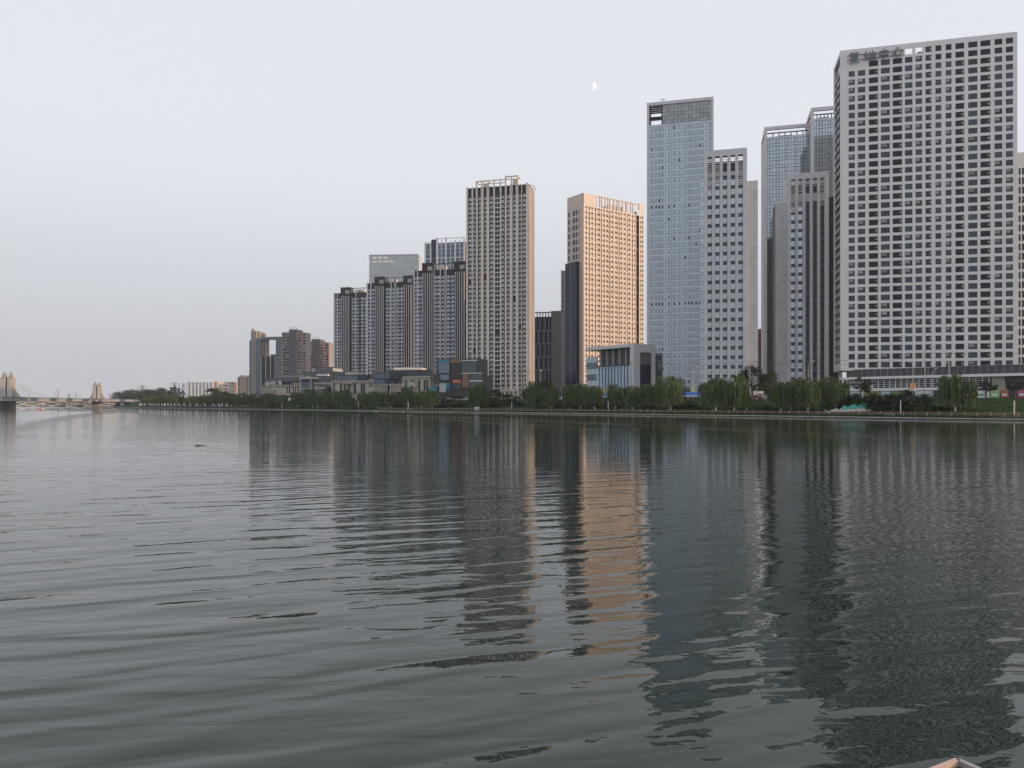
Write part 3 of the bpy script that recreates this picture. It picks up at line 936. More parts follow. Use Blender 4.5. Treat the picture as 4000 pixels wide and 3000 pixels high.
# crown frames
for (a, b, h) in ((270, 425, 3.4), (648, 808, 4.2)):
    xa, xb = cx(a), cx(b); zz = zt + h + (0.0 if a < 500 else 0.8)
    for f in (0.0, 0.48, 1.0):
        x = xa + (xb - xa) * f
        T.box('crown_post', x - 0.3, x + 0.3, -0.75, 0.2, zt - 5.5, zz - 0.5, M_T4)
    T.box('crown_rail', xa - 0.3, xb + 0.3, -0.75, 0.2, zz - 0.5, zz, M_T4)
    T.box('crown_rail', xa - 0.3, xb + 0.3, 5.0, 5.6, zz - 0.5, zz, M_T4)
    T.box('crown_rail', xa - 0.3, xa + 0.3, 0.2, 5.0, zz - 0.5, zz, M_T4)
    T.box('crown_rail', xb - 0.3, xb + 0.3, 0.2, 5.0, zz - 0.5, zz, M_T4)
    T.box('roof_house', xa + (xb - xa) * 0.52, xb - 0.8, 1.5, 6.5, zt - 1, zz - 1.3, M_T4)
xa, xb = cx(437), cx(648)
T.box('crown_rail', xa, xb, -0.5, 0.1, zt + 3.0, zt + 3.5, M_T4)
T.box('crown_rail', xa, xb, -0.45, 0.05, zt + 1.2, zt + 1.6, M_T4)
for f in (0.3, 0.68):
    x = xa + (xb - xa) * f
    T.box('crown_post', x - 0.3, x + 0.3, -0.6, 0.1, zt - 4.5, zt + 3.0, M_T4)
# sunlit right flank with ribs
for i in range(5):
    y = 0.3 + i * (dep - 1.2) / 4
    T.box('flank_rib', W - 0.02, W + 0.45, y, y + (1.6 if i == 0 else 1.0), 6, zt - 1.5, M_T4)
mb = MB(); mb.bar((W - 2.5, 3, zt + 0.4), (W + 1.6, 6, zt + 0.2), 0.5, M_T4); mb.bar((W + 1.6, 6, zt + 0.2), (W + 2.0, 9, zt - 1.6), 0.5, M_T4)
T.part('roof_bracket', mb)
# entrance portico
xa, xb = T.X(1965), T.X(2021)
T.box('portico', xa, xb, -7, -0.8, T.Z(1530), T.Z(1523), M_T4)
for f in (0.08, 0.36, 0.64, 0.92):
    x = xa + (xb - xa) * f
    T.box('portico_column', x - 0.5, x + 0.5, -6.8, -5.8, 6, T.Z(1530), M_T4)
T.finish()

# ------------------------------------------------------------------ the three dark striped residential slabs
def striped(label, pxl, D, parts, ptop, pblock, extent, fl):
    """parts: ('p', a, b) pilaster, ('w', a, b, kind) column of bays, ('d', a, b) tall dark block with pale fins"""
    T = Thing('striped_slab', label, 'tower', pxl, D, group='striped residential slabs')
    zt = T.Z(ptop); zb = T.Z(pblock); W = T.X(extent); dep = 14.0
    T.box('body', 0, W, 0, dep, 6, zt, M_BRICK)
    cols = []
    for q in parts:
        a, b = T.X(q[1]), T.X(q[2])
        if q[0] == 'p': T.box('pilaster', a, b, -0.6, -0.002, 6, zt + 0.3, M_FIN, 'k')
        elif q[0] == 's': T.box('dark_strip', a, b, -0.12, -0.002, 6, zt + 2.4, M_SEAM, 'k')  # dark strip standing slightly proud of the wall
        elif q[0] == 'w': cols.append((a, b, q[3]))
        else:
            T.box('stair_block', a, b, -1.2, 6, 6, zb, M_BRICK)
            T.box('block_cap', a - 0.15, b + 0.15, -1.35, 6.15, zb, zb + 0.5, M_SEAM)
            n = q[3]
            for i in range(n):
                x = a + (b - a) * (i + 0.5) / n
                T.box('fin', x - 0.18, x + 0.18, -1.7, -1.202, 6, zb - 7.2, M_FIN, 'k')
            T.box('louvre_panel', a + (b - a) * 0.5, b - 0.6, -1.3, -1.202, zb - 5.2, zb - 2.2, M_GREYMETAL, 'k')
    z = zt - 5.2
    while z > 8:
        for a, b, kd in cols:
            T.piece('window_bay', cell(b - a, fl, kd, M_CELL, M_UNITB, M_SLAB), (a + b) / 2, -0.003, z)
        z -= fl
    blocks = [q for q in parts if q[0] == 'd']
    xa = T.X(blocks[0][2]); xb = T.X(blocks[1][1]) if len(blocks) > 1 else W
    T.box('roof_rail', xa, xb, -0.3, 0.1, zb - 0.9, zb - 0.4, M_SEAM)
    for i in range(8):
        x = xa + (xb - xa) * (i + 0.5) / 8
        T.box('roof_post', x - 0.16, x + 0.16, -0.3, 0.1, zt, zb - 0.9, M_FIN if i != 4 else M_SEAM)
    T.box('roof_house', xa + (xb - xa) * 0.1, xa + (xb - xa) * 0.45, 4, 9, zt, zb - 1.2, M_T4)
    return T.finish()
def layout(px0, sc_, seq):
    return [(q[0], px0 + q[1] * sc_, px0 + q[2] * sc_) + tuple(q[3:]) for q in seq]
# measured on the enlargement that starts at column 1250, 0.2712 px per unit
striped('dark brown striped residential slab, the farthest left and lowest of the three', 1304, 660, layout(1250, 0.2712, [
    ('p', 198, 216), ('w', 216, 250, 'one'), ('p', 250, 259), ('w', 259, 304, 'one'), ('d', 305, 440, 5), ('w', 455, 518, 'pair'), ('p', 518, 525),
    ('w', 526, 562, 'one'), ('s', 566, 582), ('w', 588, 690, 'pair'), ('p', 690, 705), ('w', 706, 790, 'pair'), ('d', 792, 900, 4)]), 1146, 1127, 1497, 2.93)
striped('dark brown striped residential slab in the middle, between its lower and its higher twin', 1432, 610, layout(1250, 0.2712, [
    ('p', 672, 690), ('w', 690, 730, 'one'), ('p', 730, 742), ('w', 742, 790, 'one'), ('d', 793, 936, 5), ('w', 948, 1022, 'pair'), ('p', 1022, 1032),
    ('w', 1033, 1070, 'one'), ('p', 1072, 1078), ('s', 1078, 1094), ('p', 1094, 1101), ('w', 1102, 1205, 'pair'), ('d', 1207, 1336, 4)]), 1107, 1086, 1612, 3.02)
striped('dark brown striped residential slab, highest of the three, beside the sand coloured tower', 1617, 555, layout(1250, 0.2712, [
    ('p', 1352, 1364), ('w', 1364, 1402, 'one'), ('p', 1402, 1414), ('w', 1414, 1476, 'pair'), ('d', 1478, 1638, 5), ('p', 1638, 1648), ('w', 1650, 1732, 'pair'), ('p', 1732, 1742),
    ('w', 1743, 1792, 'one'), ('p', 1794, 1799), ('s', 1799, 1813), ('p', 1813, 1822), ('w', 1824, 1940, 'pair'), ('d', 1942, 2100, 5)]), 1058, 1033, 1820, 3.03)

# ------------------------------------------------------------------ glass slab and frame tower behind them
T = Thing('glass_slab', 'pale translucent glass slab rising behind the striped residential slabs', 'tower', 1442, 840, -4)
W = T.X(1636); zt = T.Z(995)
M_PALEG = mat('pale_glass', (0.34, 0.385, 0.41), 0.15, metal=0.5, per_object=0.08)
M_PALEM = mat('pale_mullion', (0.42, 0.44, 0.46), 0.5)
T.box('body', 0, W, 0.1, 16, 6, zt - 0.6, M_PALEM)
T.box('top_beam', 0, W, -0.3, 0.6, zt - 0.9, zt, M_PALEM)
n = 14; b = W / n; fl = 4.0
r = 0
while zt - 2 - r * fl > 110:
    for i in range(n):
        T.piece('glass_panel', panel_tm(b, fl * 0.8, M_PALEG, 0.12), (i + 0.5) * b, 0.08, zt - 3.2 - r * fl)
    T.box('floor_band', 0, W, -0.06, 0.098, zt - 5.4 - r * fl, zt - 4.9 - r * fl, M_PALE, 'k')
    r += 1
for r_, n_ in ((0, 3), (1, 4)):
    for i in range(n_):
        x = W * (0.07 + i * 0.11)
        T.box('crown_slot', x, x + W * 0.085, -0.02, 0.06, zt - 4.6 - r_ * 4, zt - 2.8 - r_ * 4 + (0.6 if r_ == 0 else 0), M_WHITE, 'k')
T.finish()

T = Thing('frame_tower', 'blue glass tower with white vertical frames, behind the highest striped slab', 'tower', 1659, 690)
W = T.X(1822); zt = T.Z(953)
T.box('body', 0, W, 0, 18, 6, zt, M_NAVY)
ux = lambda v: T.X(1250 + v * 0.2712)
M_BLUEG = mat('blue_glass', (0.15, 0.21, 0.28), 0.12, metal=0.4, per_object=0.25)
for a, b, t in ((1508, 1530, 5), (1586, 1606, 5), (1676, 1706, 9), (1748, 1758, 7), (1806, 1828, 9), (1880, 1890, 6), (1938, 1962, 6), (2012, 2020, 6), (2068, 2092, 7)):
    T.box('white_frame', ux(a), ux(b), -0.8, -0.002, 6, zt + t - 4, M_FIN, 'k')
T.box('blue_shaft', ux(1606), ux(1676), -0.5, -0.002, zt - 60, zt + 3.5, M_NAVY_P, 'k')
T.box('crown_rail', ux(1508), ux(1606), -0.7, -0.2, zt + 0.6, zt + 1.1, M_FIN)
T.box('crown_rail', ux(1676), ux(2092), -0.7, -0.2, zt + 3.6, zt + 4.2, M_FIN)
T.box('white_band', ux(1530), ux(2068), -0.5, -0.003, zt - 14.4, zt - 13.7, M_FIN, 'k')
r = 0
while zt - 3 - r * 3.7 > 70:
    for a, b in ((1530, 1586), (1706, 1748), (1758, 1806), (1828, 1880), (1890, 1938), (1962, 2012), (2020, 2068)):
        xa, xb = ux(a), ux(b)
        T.piece('glass_panel', panel_tm(xb - xa, 2.7, M_BLUEG, 0.1), (xa + xb) / 2, -0.003, zt - 2 - r * 3.7)
    r += 1
T.finish()
# ------------------------------------------------------------------ podium of the white tower
M_BEIGE = mat('beige_stone', (0.46, 0.41, 0.35), 0.7, noise=0.08, scale=0.25)
M_BEIGE_D = mat('weathered_beige', (0.32, 0.29, 0.26), 0.75, noise=0.12, scale=0.25)
M_DARKCLAD = mat('dark_cladding', (0.050, 0.052, 0.062), 0.6, noise=0.1, scale=0.2)
M_SLATE = mat('slate_cladding', (0.105, 0.105, 0.115), 0.6, noise=0.1, scale=0.2)
M_TEALG = mat('teal_glass', (0.035, 0.06, 0.065), 0.12, spec=0.8, noise=0.1)
M_BLUEP = mat('blue_pane', (0.12, 0.165, 0.21), 0.12, metal=0.35, per_object=0.25)
M_COPPER = mat('copper_cladding', (0.24, 0.125, 0.08), 0.5, noise=0.15)
M_TEALSIGN = mat('teal_board', (0.02, 0.22, 0.30), 0.4)
BA = math.degrees(BANK_A)

T = Thing('podium', 'low white and dark shopping podium with a gridded glass front under the white tower', 'building', 3278, 300, BA)
W = 105.0
za, zb = T.Z(1475), T.Z(1483)
z0 = 6.0
xl = T.X(3305); xg = T.X(3407); xe = T.X(3862); xf = T.X(3912)
zg1, zg0 = T.Z(1472, xg), T.Z(1517, xg)
T.box('canopy', 0, W, -0.6, 12, za - 0.9, za, M_WHITE)
T.box('terrace_wall', 2, W, 2, 12, za, za + 2.2, M_DARKCLAD)
for i in range(24):
    x = 8 + i * 2.4
    T.box('railing_post', x, x + 0.08, 1.9, 1.98, za, za + 3.1, M_GREYMETAL)
T.box('terrace_rail', 8, 8 + 23 * 2.4 + 0.08, 1.9, 1.98, za + 3.1, za + 3.2, M_GREYMETAL)
T.box('link_floor', 3, W, 6, 20, za + 2.2, 18.2 - 0.35, M_DARKCLAD)
T.box('body', xl, W, 1.2, 30, z0, za - 0.9, M_DARKCLAD)
T.box('blank_panel', xl, xg - 0.3, 0.8, 1.19, T.Z(1519, xl), za - 1.4, M_PALE)
T.box('end_post', 1.2, 1.7, 1.0, 1.5, z0, za - 0.9, M_PALE)
T.box('lower_band', xl - 1, xe, -0.3, 1.195, T.Z(1528, xl), T.Z(1519, xl), M_WHITE)
nc, nr = 19, 6
bw = (xe - xg) / nc; bh = (zg1 - zg0) / nr
for i in range(nc + 1):
    x = xg + i * bw
    T.box('grid_mullion', x - 0.11, x + 0.11, 0.55, 0.8, zg0, zg1, M_WHITE)
for j in range(nr + 1):
    z = zg0 + j * bh
    T.box('grid_transom', xg, xe, 0.6, 0.82, z - 0.09, z + 0.09, M_PALE)
for i in range(nc):
    for j in range(nr):
        T.piece('glass_pane', Tm(MB().box(-bw / 2 + 0.05, bw / 2 - 0.05, 0, 0.05, -bh / 2 + 0.04, bh / 2 - 0.04, M_GL_DARK), 1) if not T.pieces.get('glass_pane') else T.pieces['glass_pane'][0][0],
                xg + (i + 0.5) * bw, 0.86, zg0 + (j + 0.5) * bh)
for i in range(9):
    x = xe + 0.6 + i * (xf - xe) / 9
    mb = MB(); mb.bar((x + 1.0, 0.9, z0 + 2), (x, 0.9, zg1), 0.28, M_BEIGE); T.part('slanted_fin', mb)
# shop fascia boards at street level
FB = [(3312, 3375, (0.50, 0.56, 0.58)), (3377, 3440, (0.42, 0.30, 0.08)), (3443, 3478, (0.36, 0.46, 0.55)), (3482, 3545, (0.12, 0.24, 0.07)), (3575, 3640, (0.55, 0.57, 0.60)),
      (3755, 3800, (0.20, 0.04, 0.05)), (3806, 3866, (0.60, 0.61, 0.60)), (3870, 3905, (0.22, 0.42, 0.20)), (3910, 3940, (0.36, 0.12, 0.10)), (3976, 4010, (0.38, 0.10, 0.16))]
for i, (a, b, c) in enumerate(FB):
    xa, xb = T.X(a, -1.0), T.X(b, -1.0)
    m = mat('fascia_board_%d' % i, c, 0.5)
    T.box('fascia_board', xa, xb, -1.2, -1.0, z0 + 0.4, z0 + 3.0, m)
    T.box('board_stripe', xa + (xb - xa) * 0.15, xa + (xb - xa) * 0.8, -1.24, -1.202, z0 + 1.1, z0 + 1.7, M_WHITE if c[0] < 0.5 or c[1] < 0.2 else mat('board_green', (0.10, 0.30, 0.12), 0.5), 'k')
T.finish()

# ------------------------------------------------------------------ low glass office in front of the sunlit tower
T = Thing('glass_office', 'low office block with flat roof frame and pleated blue glass, below the golden tower', 'building', 2290, 372, -53)
W = T.X(2478); zt = T.Z(1358); dep = T.Yl(2560, W)
xs = T.X(2333); xq = T.X(2468)
T.box('roof_slab', 0, W, -0.4, dep, zt - 1.5, zt, M_STONE)
T.box('body', 0.3, W - 0.6, 0.4, dep - 0.3, 6, zt - 9.5, M_NAVY)
T.box('attic_wall', xs, W - 2, 2.5, dep - 1, zt - 9.5, zt - 1.5, M_DARKCLAD)
T.box('corner_glass', 0, xs, 0, 0.39, 6, zt - 4.8, M_MULL)
for r in range(7):
    for i in range(4):
        w = xs / 4; h = (zt - 4.8 - 7) / 7
        T.piece('corner_pane', panel_tm(w, h, M_BLUEP if (r % 2) else M_MIRROR, 0.08), (i + 0.5) * w, 0, 7 + (r + 0.5) * h)
T.box('slab_edge', xs + 0.1, xq, 0.1, 0.39, zt - 9.9, zt - 9.4, M_MULL)
for i in range(6):
    x = xs + 0.6 + i * (xq - xs) / 5.4
    T.box('attic_post', x - 0.25, x + 0.25, 1.5, 2.49, zt - 9.5, zt - 1.5, M_GREYMETAL)
n = 11; w = (xq - xs) / n
for i in range(n):
    x = xs + i * w
    mb = MB(); mb.prism([(x + 0.08, -0.30), (x + w * 0.62, 0.25), (x + 0.08, 0.38)], 6.5, zt - 10, mat('pleat_glass', (0.30, 0.40, 0.48), 0.1, metal=0.75, per_object=0.1)); T.part('pleat', mb)
    for j in range(5): T.box('glazing_bar', x + 0.05, x + 0.5, -0.36, -0.30, 10 + j * 5.6, 10.15 + j * 5.6, M_MULL)
    T.box('dark_slot', x + w * 0.63, x + w * 1.0, -0.1, 0.36, 6.5, zt - 10, M_NAVY_P)
T.box('end_wall', W - 2.4, W, -0.4, 2.0, 6, zt - 1.5, M_STONE)
ya = T.Yl(2500, W); yb = T.Yl(2546, W)
T.box('side_frame', W - 0.5, W + 0.02, 2.0, ya, 6, zt - 1.5, M_STONE)
T.box('side_frame', W - 0.5, W + 0.02, yb, dep, 6, zt - 1.5, M_STONE)
T.box('side_panel', W - 1.2, W - 0.8, ya, yb, 6, zt - 3.8, mat('slate_panel', (0.115, 0.12, 0.125), 0.6, joint=(50, 14.0, 0.5)))
T.box('side_lintel', W - 0.5, W + 0.02, ya, yb, zt - 3.8, zt - 1.5, M_STONE)
T.finish()

# ------------------------------------------------------------------ modern mall with boxes
T = Thing('mall', 'mall of stacked dark boxes with glass, copper and teal panels beside the sand tower', 'building', 1680, 425, -22)
Z = T.Z
def bx(n, a, b, y0, y1, p0, p1, m):
    xa, xb = T.X(a, y0), T.X(b, y0)
    return T.box(n, xa, xb, y0, y1, Z(p0, xa, y0), Z(p1, xa, y0), m)
bx('body', 1694, 1885, 1.0, 14, 1548, 1470, M_DARKCLAD)
bx('body', 1706, 1868, 1.2, 14, 1470, 1404, M_DARKCLAD)
bx('glass_box', 1713, 1755, 0.0, 1.0, 1458, 1405, M_BLUEP)
bx('teal_board', 1716, 1755, -0.15, -0.01, 1418, 1407, M_TEALSIGN)
bx('dark_box', 1690, 1718, 0.0, 1.0, 1498, 1463, M_DARKCLAD)
bx('glass_box', 1720, 1754, 0.0, 0.98, 1485, 1463, M_BLUEP)
bx('copper_frame', 1757, 1800, 0.0, 1.0, 1417, 1404, M_COPPER)
bx('brick_box', 1767, 1801, -0.5, 0.9, 1483, 1418, mat('umber_cladding', (0.042, 0.034, 0.036), 0.6, noise=0.1))
bx('copper_frame', 1765.5, 1767, -0.6, 0.9, 1483, 1418, M_COPPER)
bx('orange_sign', 1768, 1800, -0.7, -0.2, 1496, 1484, mat('orange_sign', (0.55, 0.17, 0.06), 0.5))
bx('glass_box', 1803, 1862, -0.2, 1.0, 1456, 1410, M_TEALG)
bx('white_frame', 1802, 1863, -0.3, 0.9, 1410, 1407, M_FIN)
bx('white_frame', 1801, 1880, -0.3, 0.9, 1460, 1457, M_FIN)
bx('copper_wall', 1805, 1832, -0.1, 0.9, 1514, 1461, M_COPPER)
bx('glass_box', 1836, 1880, -0.4, 0.9, 1486, 1462, M_TEALG)
bx('white_frame', 1833, 1881, -0.5, 0.9, 1490, 1486, M_FIN)
bx('glass_box', 1836, 1880, -0.4, 0.9, 1516, 1490, M_TEALG)
bx('glass_box', 1690, 1715, -0.2, 0.9, 1512, 1499, M_BLUEP)
bx('teal_board', 1673, 1706, -0.6, 0.9, 1528, 1514, M_TEALSIGN)
bx('poster_panel', 1716, 1742, -0.2, 0.9, 1532, 1497, M_PALE)
bx('teal_board', 1743, 1755, -0.2, 0.9, 1522, 1496, M_TEALSIGN)
bx('shopfront', 1768, 1802, -0.2, 0.9, 1520, 1498, M_GL_MID)
for i in range(5):
    p = 1716 + i * 9
    bx('glazing_bar', p, p + 0.8, -0.08, 0.0, 1458, 1419, M_PALE)
T.finish()

# ------------------------------------------------------------------ row of low shopping buildings along the canal road
def low(name, label, px, D, ang, items, group=None):
    T = Thing(name, label, 'building', px, D, ang, group)
    for it in items:
        n, a, b, y0, y1, p0, p1, m = it
        xa, xb = T.X(a, y0), T.X(b, y0)
        T.box(n, xa, xb, y0, y1, T.Z(p0, xa, y0), T.Z(p1, xa, y0), m)
    return T
def tall_windows(T, lst, y, p0, p1, m=M_GL_DARK, frame=M_FRAME):
    for a, b in lst:
        xa, xb = T.X(a, y), T.X(b, y)
        z0, z1 = T.Z(p0, xa, y), T.Z(p1, xa, y)
        T.piece('window', window(xb - xa, z1 - z0, frame, m, 'sash', fw=0.15), (xa + xb) / 2, y - 0.01, (z0 + z1) / 2)

T = low('shop_building', 'beige shop building with tall dark windows beside the stacked box mall', 1572, 455, -30, [
    ('wall', 1572, 1680, 0, 14, 1545, 1480, M_BEIGE), ('cornice', 1571, 1681, -0.7, 14.3, 1476.5, 1471, M_BEIGE), ('frieze', 1573, 1680, -0.2, 14, 1480, 1476.5, M_BEIGE),
    ('entrance', 1599, 1623, -1.2, 0, 1518, 1490, M_BEIGE)])
tall_windows(T, [(1580, 1584), (1587, 1591), (1634, 1642), (1655, 1663), (1665.5, 1673)], 0, 1528, 1484)
tall_windows(T, [(1600, 1606), (1608, 1614), (1616, 1621)], -1.2, 1491, 1484.5); tall_windows(T, [(1604, 1615)], -1.2, 1518, 1508)
T.finish()
T = low('shop_building', 'dark clad hall with a white roof trellis above the beige shop building', 1500, 490, -24, [
    ('wall', 1517, 1690, 4, 24, 1500, 1447, M_DARKCLAD), ('lower_wall', 1461, 1575, 1, 20, 1500, 1478, M_SLATE),
    ('roof_beam', 1536, 1648, 5, 5.8, 1438.5, 1436, M_FIN), ('roof_beam', 1536, 1648, 10, 10.8, 1438.5, 1436, M_FIN)])
for i in range(9):
    xa = T.X(1537 + i * 13.5, 5)
    T.box('trellis_post', xa, xa + 0.5, 5, 10.8, T.Z(1447, xa, 5), T.Z(1438.5, xa, 5), M_FIN)
T.finish()
T = low('shop_building', 'blue glass shop building over a beige colonnade, left of the dark clad hall', 1458, 480, -24, [
    ('glass_wall', 1459, 1521, 0, 12, 1480, 1454, M_NAVY), ('lower_glass', 1459, 1508, -0.5, 12, 1503, 1481, M_NAVY), ('slab_edge', 1456, 1522, -0.8, 12, 1506, 1503, M_BEIGE),
    ('base_wall', 1457, 1509, 1, 12, 1545, 1506, M_BEIGE_D), ('slab_edge', 1520, 1575, -0.8, 11, 1503, 1499.5, M_BEIGE), ('base_wall', 1522, 1575, 1, 11, 1540, 1503, M_BEIGE)])
for i in range(10):
    a = 1460 + i * 6.2; xa = T.X(a); xb = T.X(a + 5.4)
    T.piece('glass_panel', panel_tm(xb - xa, T.Z(1456, xa) - T.Z(1479, xa), M_BLUEP, 0.1), (xa + xb) / 2, -0.01, (T.Z(1456, xa) + T.Z(1479, xa)) / 2)
    if i < 8: T.piece('lower_panel', panel_tm(xb - xa, T.Z(1483, xa) - T.Z(1502, xa), M_BLUEP, 0.1), (xa + xb) / 2, -0.51, (T.Z(1483, xa) + T.Z(1502, xa)) / 2)
for i in range(7):
    xa = T.X(1459 + i * 8, -0.6)
    T.box('column', xa, xa + 0.7, -0.6, 0.2, 6, T.Z(1506, xa), M_BEIGE)
for i in range(6):
    xa = T.X(1524 + i * 9, -0.6)
    T.box('column', xa, xa + 0.8, -0.6, 0.2, 6, T.Z(1503, xa), M_BEIGE)
T.finish()
T = low('shop_building', 'beige classical shop building with a long curved cornice and glass roof storey', 1296, 525, -18, [
    ('wall', 1296, 1440, 0, 14, 1548, 1496, M_BEIGE), ('cornice', 1294, 1442, -1.0, 14.3, 1492, 1488, M_BEIGE), ('frieze', 1296, 1440, -0.3, 14, 1496, 1492, M_BEIGE),
    ('glass_storey', 1312, 1440, 3, 13, 1488, 1465, M_NAVY), ('dark_storey', 1395, 1458, 5, 14, 1488, 1464, M_SLATE), ('roof_house', 1350, 1398, 6, 12, 1464, 1453, M_BEIGE),
    ('porch', 1340, 1376, -2.5, 0, 1500, 1496, M_BEIGE), ('side_pavilion', 1441, 1458, -0.5, 10, 1530, 1482, M_BEIGE)])
tall_windows(T, [(1300, 1303.5), (1306, 1309), (1328, 1336), (1382, 1391), (1409, 1417), (1419, 1426.5)], 0, 1538, 1497.5)
tall_windows(T, [(1343, 1350), (1360, 1368)], 0, 1522, 1501)
tall_windows(T, [(1443, 1448), (1451, 1455)], -0.5, 1512, 1489)
for i in range(12):
    a = 1314 + i * 6.8; xa, xb = T.X(a, 3), T.X(a + 6, 3)
    T.piece('glass_panel', panel_tm(xb - xa, 3.6, M_BLUEP, 0.08), (xa + xb) / 2, 2.99, T.Z(1477, xa, 3))
T.finish()
T = low('shop_building', 'green glass hall under a strip of white framed windows, before the farthest striped slab', 1180, 600, -14, [
    ('glass_hall', 1181, 1302, 0, 20, 1480, 1451, M_TEALG), ('window_storey', 1218, 1301, 3, 20, 1451, 1437, M_PALE), ('roof', 1216, 1303, 2, 20, 1437, 1434.5, M_DARKCLAD),
    ('white_wall', 1236, 1280, -3, 0, 1471, 1462, M_FIN), ('dark_band', 1214, 1310, -4, -0.5, 1496, 1468, M_SLATE)])
tall_windows(T, [(1232 + i * 8.5, 1238 + i * 8.5) for i in range(8)], 3, 1450, 1440)
T.finish()
T = low('shop_building', 'white framed blue glass corner building with a small roof, above the willows', 1171, 560, -14, [
    ('frame', 1172, 1216, 0, 10, 1520, 1474, M_NAVY), ('cornice', 1170, 1217, -0.8, 10, 1480, 1473, M_PALE), ('slab_edge', 1171, 1217, -0.8, 10, 1520, 1516, M_PALE),
    ('corner_post', 1172, 1175, -0.5, 0, 1516, 1480, M_PALE), ('corner_post', 1213, 1216, -0.5, 0, 1516, 1480, M_PALE),
    ('side_glass', 1217, 1232, 0.5, 10, 1520, 1488, M_TEALG), ('base_wall', 1172, 1214, 0.6, 9, 1545, 1520, M_BEIGE_D)])
for i in range(6):
    a = 1176 + i * 6.2; xa, xb = T.X(a), T.X(a + 5.4)
    T.piece('glass_panel', panel_tm(xb - xa, T.Z(1492, xa) - T.Z(1515, xa), M_BLUEP, 0.1), (xa + xb) / 2, -0.01, (T.Z(1492, xa) + T.Z(1515, xa)) / 2)
T.finish()
T = low('shop_building', 'slate clad drum building with a pale roof edge, below the tall grey apartment block', 1086, 590, -14, [
    ('drum_wall', 1088, 1182, 0, 20, 1489, 1471, M_SLATE), ('roof_edge', 1087, 1184, -0.4, 20, 1471, 1468.5, M_PALE), ('glass_band', 1088, 1172, 0.3, 20, 1506, 1489, M_NAVY),
    ('dark_box', 1035, 1088, 4, 18, 1496, 1476, M_SLATE), ('pale_panel', 1055, 1075, -1, 3, 1502, 1489, M_PALE), ('pale_panel', 1035, 1051, -1, 3, 1508, 1492, M_PALE), ('pale_panel', 1088, 1099, -1, 0, 1503, 1487, M_PALE)])
T.finish()
T = low('shop_building', 'long beige classical shop building with a small colonnade, farthest left of the low row', 1022, 575, -14, [
    ('wall', 1023, 1072, 0, 12, 1545, 1510, M_BEIGE_D), ('wing_wall', 1062, 1150, -1, 12, 1545, 1509, M_BEIGE), ('cornice', 1060, 1172, -2, 12, 1508, 1504, M_BEIGE),
    ('cornice', 1022, 1066, -0.6, 12, 1510, 1506.5, M_BEIGE_D), ('pavilion', 1143, 1172, -1.5, 10, 1545, 1498, M_BEIGE), ('cornice', 1142, 1173, -2.2, 10, 1498, 1495.5, M_BEIGE),
    ('porch', 1040, 1068, -4, -2.2, 1523, 1520, M_BEIGE)])
for i in range(6):
    xa = T.X(1041 + i * 5, -3.8); T.box('column', xa, xa + 0.6, -3.8, -3.2, 6, T.Z(1523, xa, -3.8), M_BEIGE)
tall_windows(T, [(1144, 1148), (1153, 1157), (1163, 1167)], -1.5, 1536, 1500); tall_windows(T, [(1120, 1124), (1128, 1133)], -1, 1536, 1512)
T.finish()
T = low('shop_building', 'white railed terrace building between the curved beige shops and the corner glass', 1228, 540, -16, [
    ('wall', 1232, 1296, 0, 10, 1548, 1502, M_BEIGE_D), ('cornice', 1229, 1297, -0.6, 10, 1499, 1495, M_PALE), ('terrace', 1228, 1268, -3, 0, 1520, 1514, M_BEIGE)])
tall_windows(T, [(1240 + i * 9, 1245 + i * 9) for i in range(6)], 0, 1513, 1502)
T.finish()

# ------------------------------------------------------------------ far apartment blocks on the left
M_H1 = mat('taupe_render', (0.29, 0.255, 0.225), 0.8, noise=0.08, scale=0.2)
M_H1B = mat('blue_curtain', (0.10, 0.135, 0.175), 0.2, metal=0.2, noise=0.1, scale=0.3)
M_H2 = mat('pinkish_render', (0.32, 0.28, 0.27), 0.8, noise=0.08, scale=0.2)
M_PINK = mat('red_render', (0.42, 0.20, 0.19), 0.8)
T = Thing('gate_block', 'tall slab joined to a blue glass gate building with a big square opening of sky', 'building', 972, 760, -8)
def gx(n, a, b, y0, y1, p0, p1, m):
    xa, xb = T.X(a, y0), T.X(b, y0)
    return T.box(n, xa, xb, y0, y1, T.Z(p0, xa, y0), T.Z(p1, xa, y0), m)
gx('blue_side', 974, 983, 1, 14, 1545, 1330, M_H1B); gx('slab_wall', 980, 1001, 0, 14, 1545, 1294, M_H1); gx('slab_wall', 981, 1014, 3, 14, 1330, 1294, M_H1)
gx('slab_wall', 1014, 1036, 6, 8, 1330, 1304, M_H1); gx('roof_house', 983.5, 989, 2, 6, 1294, 1284, M_H1)
gx('blue_leg', 1000, 1018, -1, 12, 1545, 1324, M_H1B); gx('blue_leg', 1077, 1100, -1, 12, 1545, 1327, M_H1B); gx('blue_bridge', 1018, 1100, -1, 5, 1327, 1316, M_H1B)
gx('inner_wall', 1018, 1050, 2, 3.2, 1392, 1327, M_H1); gx('blue_wall', 1018, 1077, -0.5, 3, 1545, 1392, M_NAVY); gx('roof_step', 1057, 1077, 3.1, 6, 1392, 1384, M_TEALG)
for a in (1018, 1037, 1055, 1073):
    gx('white_fin', a, a + 1.5, -1.4, -0.5 if a < 1073 else -1.002, 1545, 1392, M_GREYMETAL)
for i in range(5):
    for r in range(22):
        pass
for r in range(24):
    z = T.Z(1335) - r * 3.3
    for a in (1002.5, 1008.5, 1081, 1087, 1093):
        xa = T.X(a, -1); T.piece('window', window(1.2, 1.5, M_GREYMETAL, M_GL_DARK, 'two', fw=0.12), xa + 0.7, -1.02, z)
